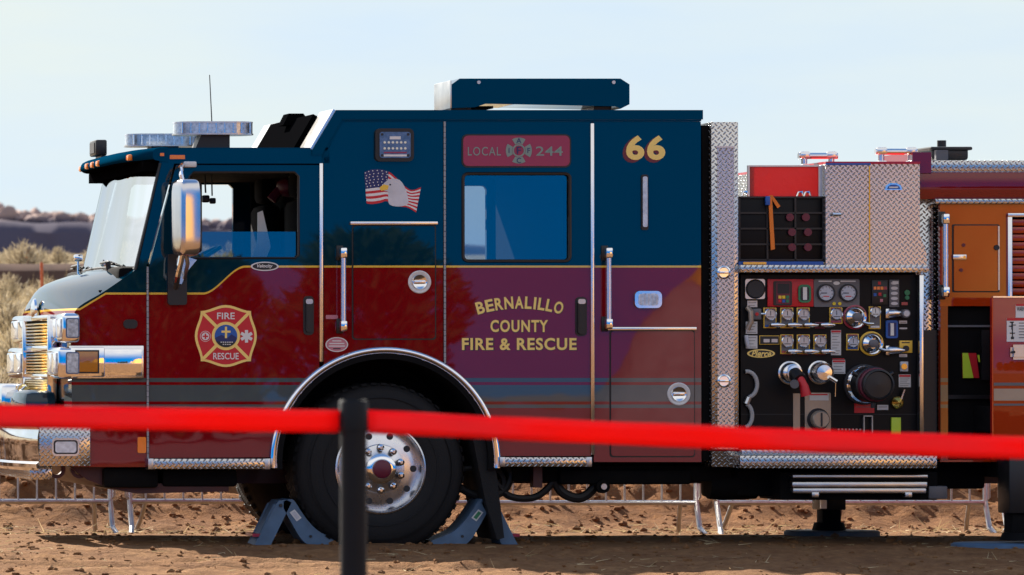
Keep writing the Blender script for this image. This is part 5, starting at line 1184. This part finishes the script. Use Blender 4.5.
# ------------------------------------------------------------------ plants, stakes, stones
def leaf_mat(name, a, c_, trans=.25):
    m = bpy.data.materials.new(name); m.use_nodes = True; t = m.node_tree; p = t.nodes['Principled BSDF']; p.inputs['Roughness'].default_value = .8; p.inputs['Specular IOR Level'].default_value = .15
    g = t.nodes.new('ShaderNodeNewGeometry'); r = t.nodes.new('ShaderNodeValToRGB'); r.color_ramp.elements[0].color = (*a, 1); r.color_ramp.elements[1].color = (*c_, 1)
    t.links.new(g.outputs['Random Per Island'], r.inputs[0]); t.links.new(r.outputs[0], p.inputs['Base Color'])
    tl = t.nodes.new('ShaderNodeBsdfTranslucent'); t.links.new(r.outputs[0], tl.inputs[0]); mx = t.nodes.new('ShaderNodeMixShader'); mx.inputs[0].default_value = trans
    t.links.new(p.outputs[0], mx.inputs[1]); t.links.new(tl.outputs[0], mx.inputs[2]); t.links.new(mx.outputs[0], t.nodes['Material Output'].inputs[0]); M[name] = m
leaf_mat('sage', (.26, .21, .13), (.60, .50, .34)); leaf_mat('straw', (.38, .28, .14), (.66, .52, .30)); leaf_mat('juniper', (.012, .022, .010), (.05, .07, .03))
mat('bark', (.10, .075, .055), .9, var=.3); mat('stone', (.36, .20, .105), .95, var=.3, vscale=3, bump=.6, bscale=12)
def blade(mb, p, d, L, w, m):
    d = d.normalized(); s_ = d.orthogonal().normalized(); s_ = Matrix.Rotation(random.uniform(0, 6.28), 3, d) @ s_
    mb.add([p-s_*w, p+s_*w, p+d*L+s_*w*.25, p+d*L-s_*w*.25], [(0, 1, 2, 3)], m)
def shrub_mesh(seed, h, w, n=520):
    random.seed(seed); twigs = MB(); lv = MB()
    for k in range(16):
        a = random.uniform(0, 6.28); e = random.uniform(.25, 1.0)
        d = Vector((math.cos(a)*(1-e*.6), math.sin(a)*(1-e*.6), .35+e)).normalized(); L = h*random.uniform(.6, .95)
        twigs.tube([Vector((0, 0, -.05)), d*L*.5+Vector((0, 0, random.uniform(-.03, .03))), d*L], [.012, .008, .003], 'bark', n=4)
    for k in range(n):
        a = random.uniform(0, 6.28); rr_ = random.random()**.5; e = random.random()
        lump = .75+.35*math.sin(a*3+seed)+.15*math.sin(a*7+seed*2)
        p = Vector((w*.5*rr_*math.cos(a)*lump, w*.5*rr_*math.sin(a)*lump, h*(.12+.8*e*(1-.55*rr_*rr_))))
        d = Vector((math.cos(a)*rr_, math.sin(a)*rr_, .9))+Vector((random.gauss(0, .35), random.gauss(0, .35), random.gauss(0, .3)))
        blade(lv, p, d, random.uniform(.05, .14)*h/.6, .012*h/.6, 'sage')
    return twigs, lv
shrubs = []
for k, (h, w) in enumerate(((.62, .8), (.8, 1.0), (.5, .9), (.95, 1.1))):
    tw, lv = shrub_mesh(k+3, h, w)
    o = empty('sagebrush', (0, 0, 0), 'dry grey sagebrush in the thicket on the slope behind the fire engine', 'shrub', 'sagebrush thicket')
    tw.done('stems', o); lv.done('leaves', o, recalc=False); shrubs.append(o)
random.seed(11); cnt = 0; placed = set()
spots = []
for Y_, n_, a_, c_ in ((11, 3, -60, 30), (16, 5, -80, 40), (22, 6, -90, 50), (30, 8, -100, 60), (40, 9, -110, 70), (52, 10, -110, 80), (18, 5, 120, 700), (34, 6, 120, 800), (66, 20, -110, 250), (71, 20, -110, 250), (77, 18, -110, 250), (86, 16, -110, 250), (98, 12, -100, 250)):
    for k in range(n_):
        px = a_+(c_-a_)*(k+random.uniform(.15, .85))/n_; yy = Y_+random.uniform(-2.5, 2.5); spots.append((at(px, 300, yy).x, yy))
for x_, y_ in spots:
    i = cnt % 4; o = shrubs[i] if i not in placed else copy_tree(shrubs[i]); placed.add(i)
    sc = random.uniform(.75, 1.2)*(.62 if y_ < 60 else .60); o.location = (x_, y_, gh(x_, y_)-.03); o.rotation_euler.z = random.uniform(0, 6.28); o.scale = (sc, sc, sc*random.uniform(.85, 1.15)); cnt += 1
for o in shrubs:
    pass
# straw and dry grass: tufts on the slope and along the foot of the spoil heap
b = MB(); random.seed(5)
def tuft(x, y, h, n):
    z = gh(x, y)
    for k in range(n):
        d = Vector((random.gauss(0, .45), random.gauss(0, .45), 1)); blade(b, Vector((x+random.gauss(0, .05), y+random.gauss(0, .05), z-.01)), d, h*random.uniform(.5, 1.1), .0035+.002*h, 'straw')
for k in range(3800):
    yy = random.uniform(9, 58); px = random.uniform(-120, 120) if k < 1700 else random.uniform(120, 900); p = at(px, 300, yy); tuft(p.x, yy, random.uniform(.15, .42), 8)
for k in range(420):
    yy = random.uniform(3.6, 5.0); xx = random.uniform(-5.5, 6); z = gh(xx, yy)
    for j in range(4):
        d = Vector((random.gauss(0, 1), random.gauss(0, 1), random.uniform(0, .35))); blade(b, Vector((xx+random.gauss(0, .08), yy+random.gauss(0, .06), z+.006)), d, random.uniform(.05, .16), .004, 'straw')
for k in range(260):
    yy = random.uniform(-4.5, 3.4); xx = random.uniform(-5, 5.5); z = gh(xx, yy)
    for j in range(3):
        d = Vector((random.gauss(0, 1), random.gauss(0, 1), random.uniform(0, .2))); blade(b, Vector((xx+random.gauss(0, .06), yy+random.gauss(0, .06), z+.004)), d, random.uniform(.04, .12), .003, 'straw')
o = b.done('dry_grass', recalc=False); o['kind'] = 'stuff'
# clods and stones
def clod(mb, x, y, r, m, z=None, squash=.7):
    bb = bmesh.new(); bmesh.ops.create_icosphere(bb, subdivisions=2 if r > .06 else 1, radius=1)
    sx, sy, sz = random.uniform(.7, 1.3), random.uniform(.7, 1.3), random.uniform(.5, .95)*squash/.7; q = random.uniform(0, 50)
    for v in bb.verts:
        f = 1+.75*(float(fbm(np.array(v.co.x*1.3+q), np.array(v.co.y*1.3+v.co.z*1.7+q), 3, 2))-.5); v.co = Vector((v.co.x*sx, v.co.y*sy, v.co.z*sz))*f*r
    mb.merge(bb, m, False, Matrix.Translation((x, y, (gh(x, y) if z is None else z)+r*.12)) @ Matrix.Rotation(random.uniform(0, 6.28), 4, 'Z'))
b = MB(); random.seed(8)
for k in range(3600):
    yy = random.uniform(4.6, 8.4); xx = random.uniform(-5.5, 6.5); clod(b, xx, yy, abs(random.gauss(0, .013))+.006, 'dirt')
for k in range(8):
    yy = random.uniform(5.0, 8.0); xx = random.uniform(-5, 6); clod(b, xx, yy, random.uniform(.05, .11), 'dirt')
for k in range(2600):
    yy = random.uniform(-4.6, 4.4); xx = random.uniform(-5, 5.5); clod(b, xx, yy, abs(random.gauss(0, .011))+.004, 'dirt')
o = b.done('soil_clods', recalc=False); o['kind'] = 'stuff'
b = MB(); random.seed(21); k_ = 535/35
for k in range(900):
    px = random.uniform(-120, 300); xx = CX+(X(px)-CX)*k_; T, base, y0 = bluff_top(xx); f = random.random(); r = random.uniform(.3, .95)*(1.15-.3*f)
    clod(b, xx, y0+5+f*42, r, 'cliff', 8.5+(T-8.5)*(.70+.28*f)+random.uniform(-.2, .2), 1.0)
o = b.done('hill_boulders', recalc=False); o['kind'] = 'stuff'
# survey stakes
def stake(px, pyb, pyt, Y_, label):
    p, q = at(px, pyb, Y_), at(px-1, pyt, Y_); zb = gh(p.x, Y_)
    root = empty('survey_stake', (p.x, Y_, zb), label, 'stake', 'orange survey stakes'); b = MB(); w = .022
    vs = [(p.x-w, Y_-.012, zb-.05), (p.x+w, Y_-.012, zb-.05), (p.x+w, Y_+.012, zb-.05), (p.x-w, Y_+.012, zb-.05), (q.x-w, Y_-.012, q.z), (q.x+w, Y_-.012, q.z), (q.x+w, Y_+.012, q.z), (q.x-w, Y_+.012, q.z), (q.x, Y_, q.z+.02)]
    b.add(vs, [(0, 1, 5, 4), (1, 2, 6, 5), (2, 3, 7, 6), (3, 0, 4, 7), (4, 5, 8), (5, 6, 8), (6, 7, 8), (7, 4, 8)], 'stake_orange'); b.done('lath', root)
stake(27.5, 261, 245, 66, 'orange survey stake standing among the shrubs above the dark soil bank')
stake(42.5, 284, 263, 50, 'orange survey stake standing in front of the dark soil bank')
# junipers behind the photographer
def juniper(seed, h, w):
    random.seed(seed); root = empty('juniper_tree', (0, 0, 0), 'dark juniper in the row behind the photographer', 'tree', 'junipers behind the photographer')
    b = MB(); b.tube([(0, 0, -.1), (.05, 0, h*.4), (0, .05, h*.85)], [.14, .09, .02], 'bark', n=8)
    for k in range(9):
        a = random.uniform(0, 6.28); z = h*random.uniform(.15, .7); b.tube([(0, 0, z), (math.cos(a)*w*.3, math.sin(a)*w*.3, z+.3)], [.04, .012], 'bark', n=5)
    b.done('trunk', root); b = MB()
    for k in range(4200):
        e = random.random()**.8; a = random.uniform(0, 6.28); rr_ = random.random()**.4*w*.5*(.25+1.0*math.sin(math.pi*min(1, .12+.8*e)))*(.8+.25*math.sin(3*a+e*9+seed))
        p = Vector((rr_*math.cos(a), rr_*math.sin(a), h*(.05+.95*e))); blade(b, p, Vector((math.cos(a), math.sin(a), .7))+Vector((random.gauss(0, .4), random.gauss(0, .4), random.gauss(0, .4))), random.uniform(.15, .35), .06, 'juniper')
    b.done('crown', root, recalc=False); return root
jt = [juniper(2, 3.6, 3.0), juniper(5, 4.4, 3.4)]
for k, (x_, y_, sc) in enumerate(((4.2, -70, .85), (6.4, -71, .86), (8.7, -69, .98), (10.5, -72, .84), (13.3, -70, 1.15), (1.6, -73, .8))):
    o = jt[k] if k < 2 else copy_tree(jt[k % 2]); o.location = (x_, y_, gh(x_, y_)); o.rotation_euler.z = k*1.7; o.scale = (sc, sc, sc)
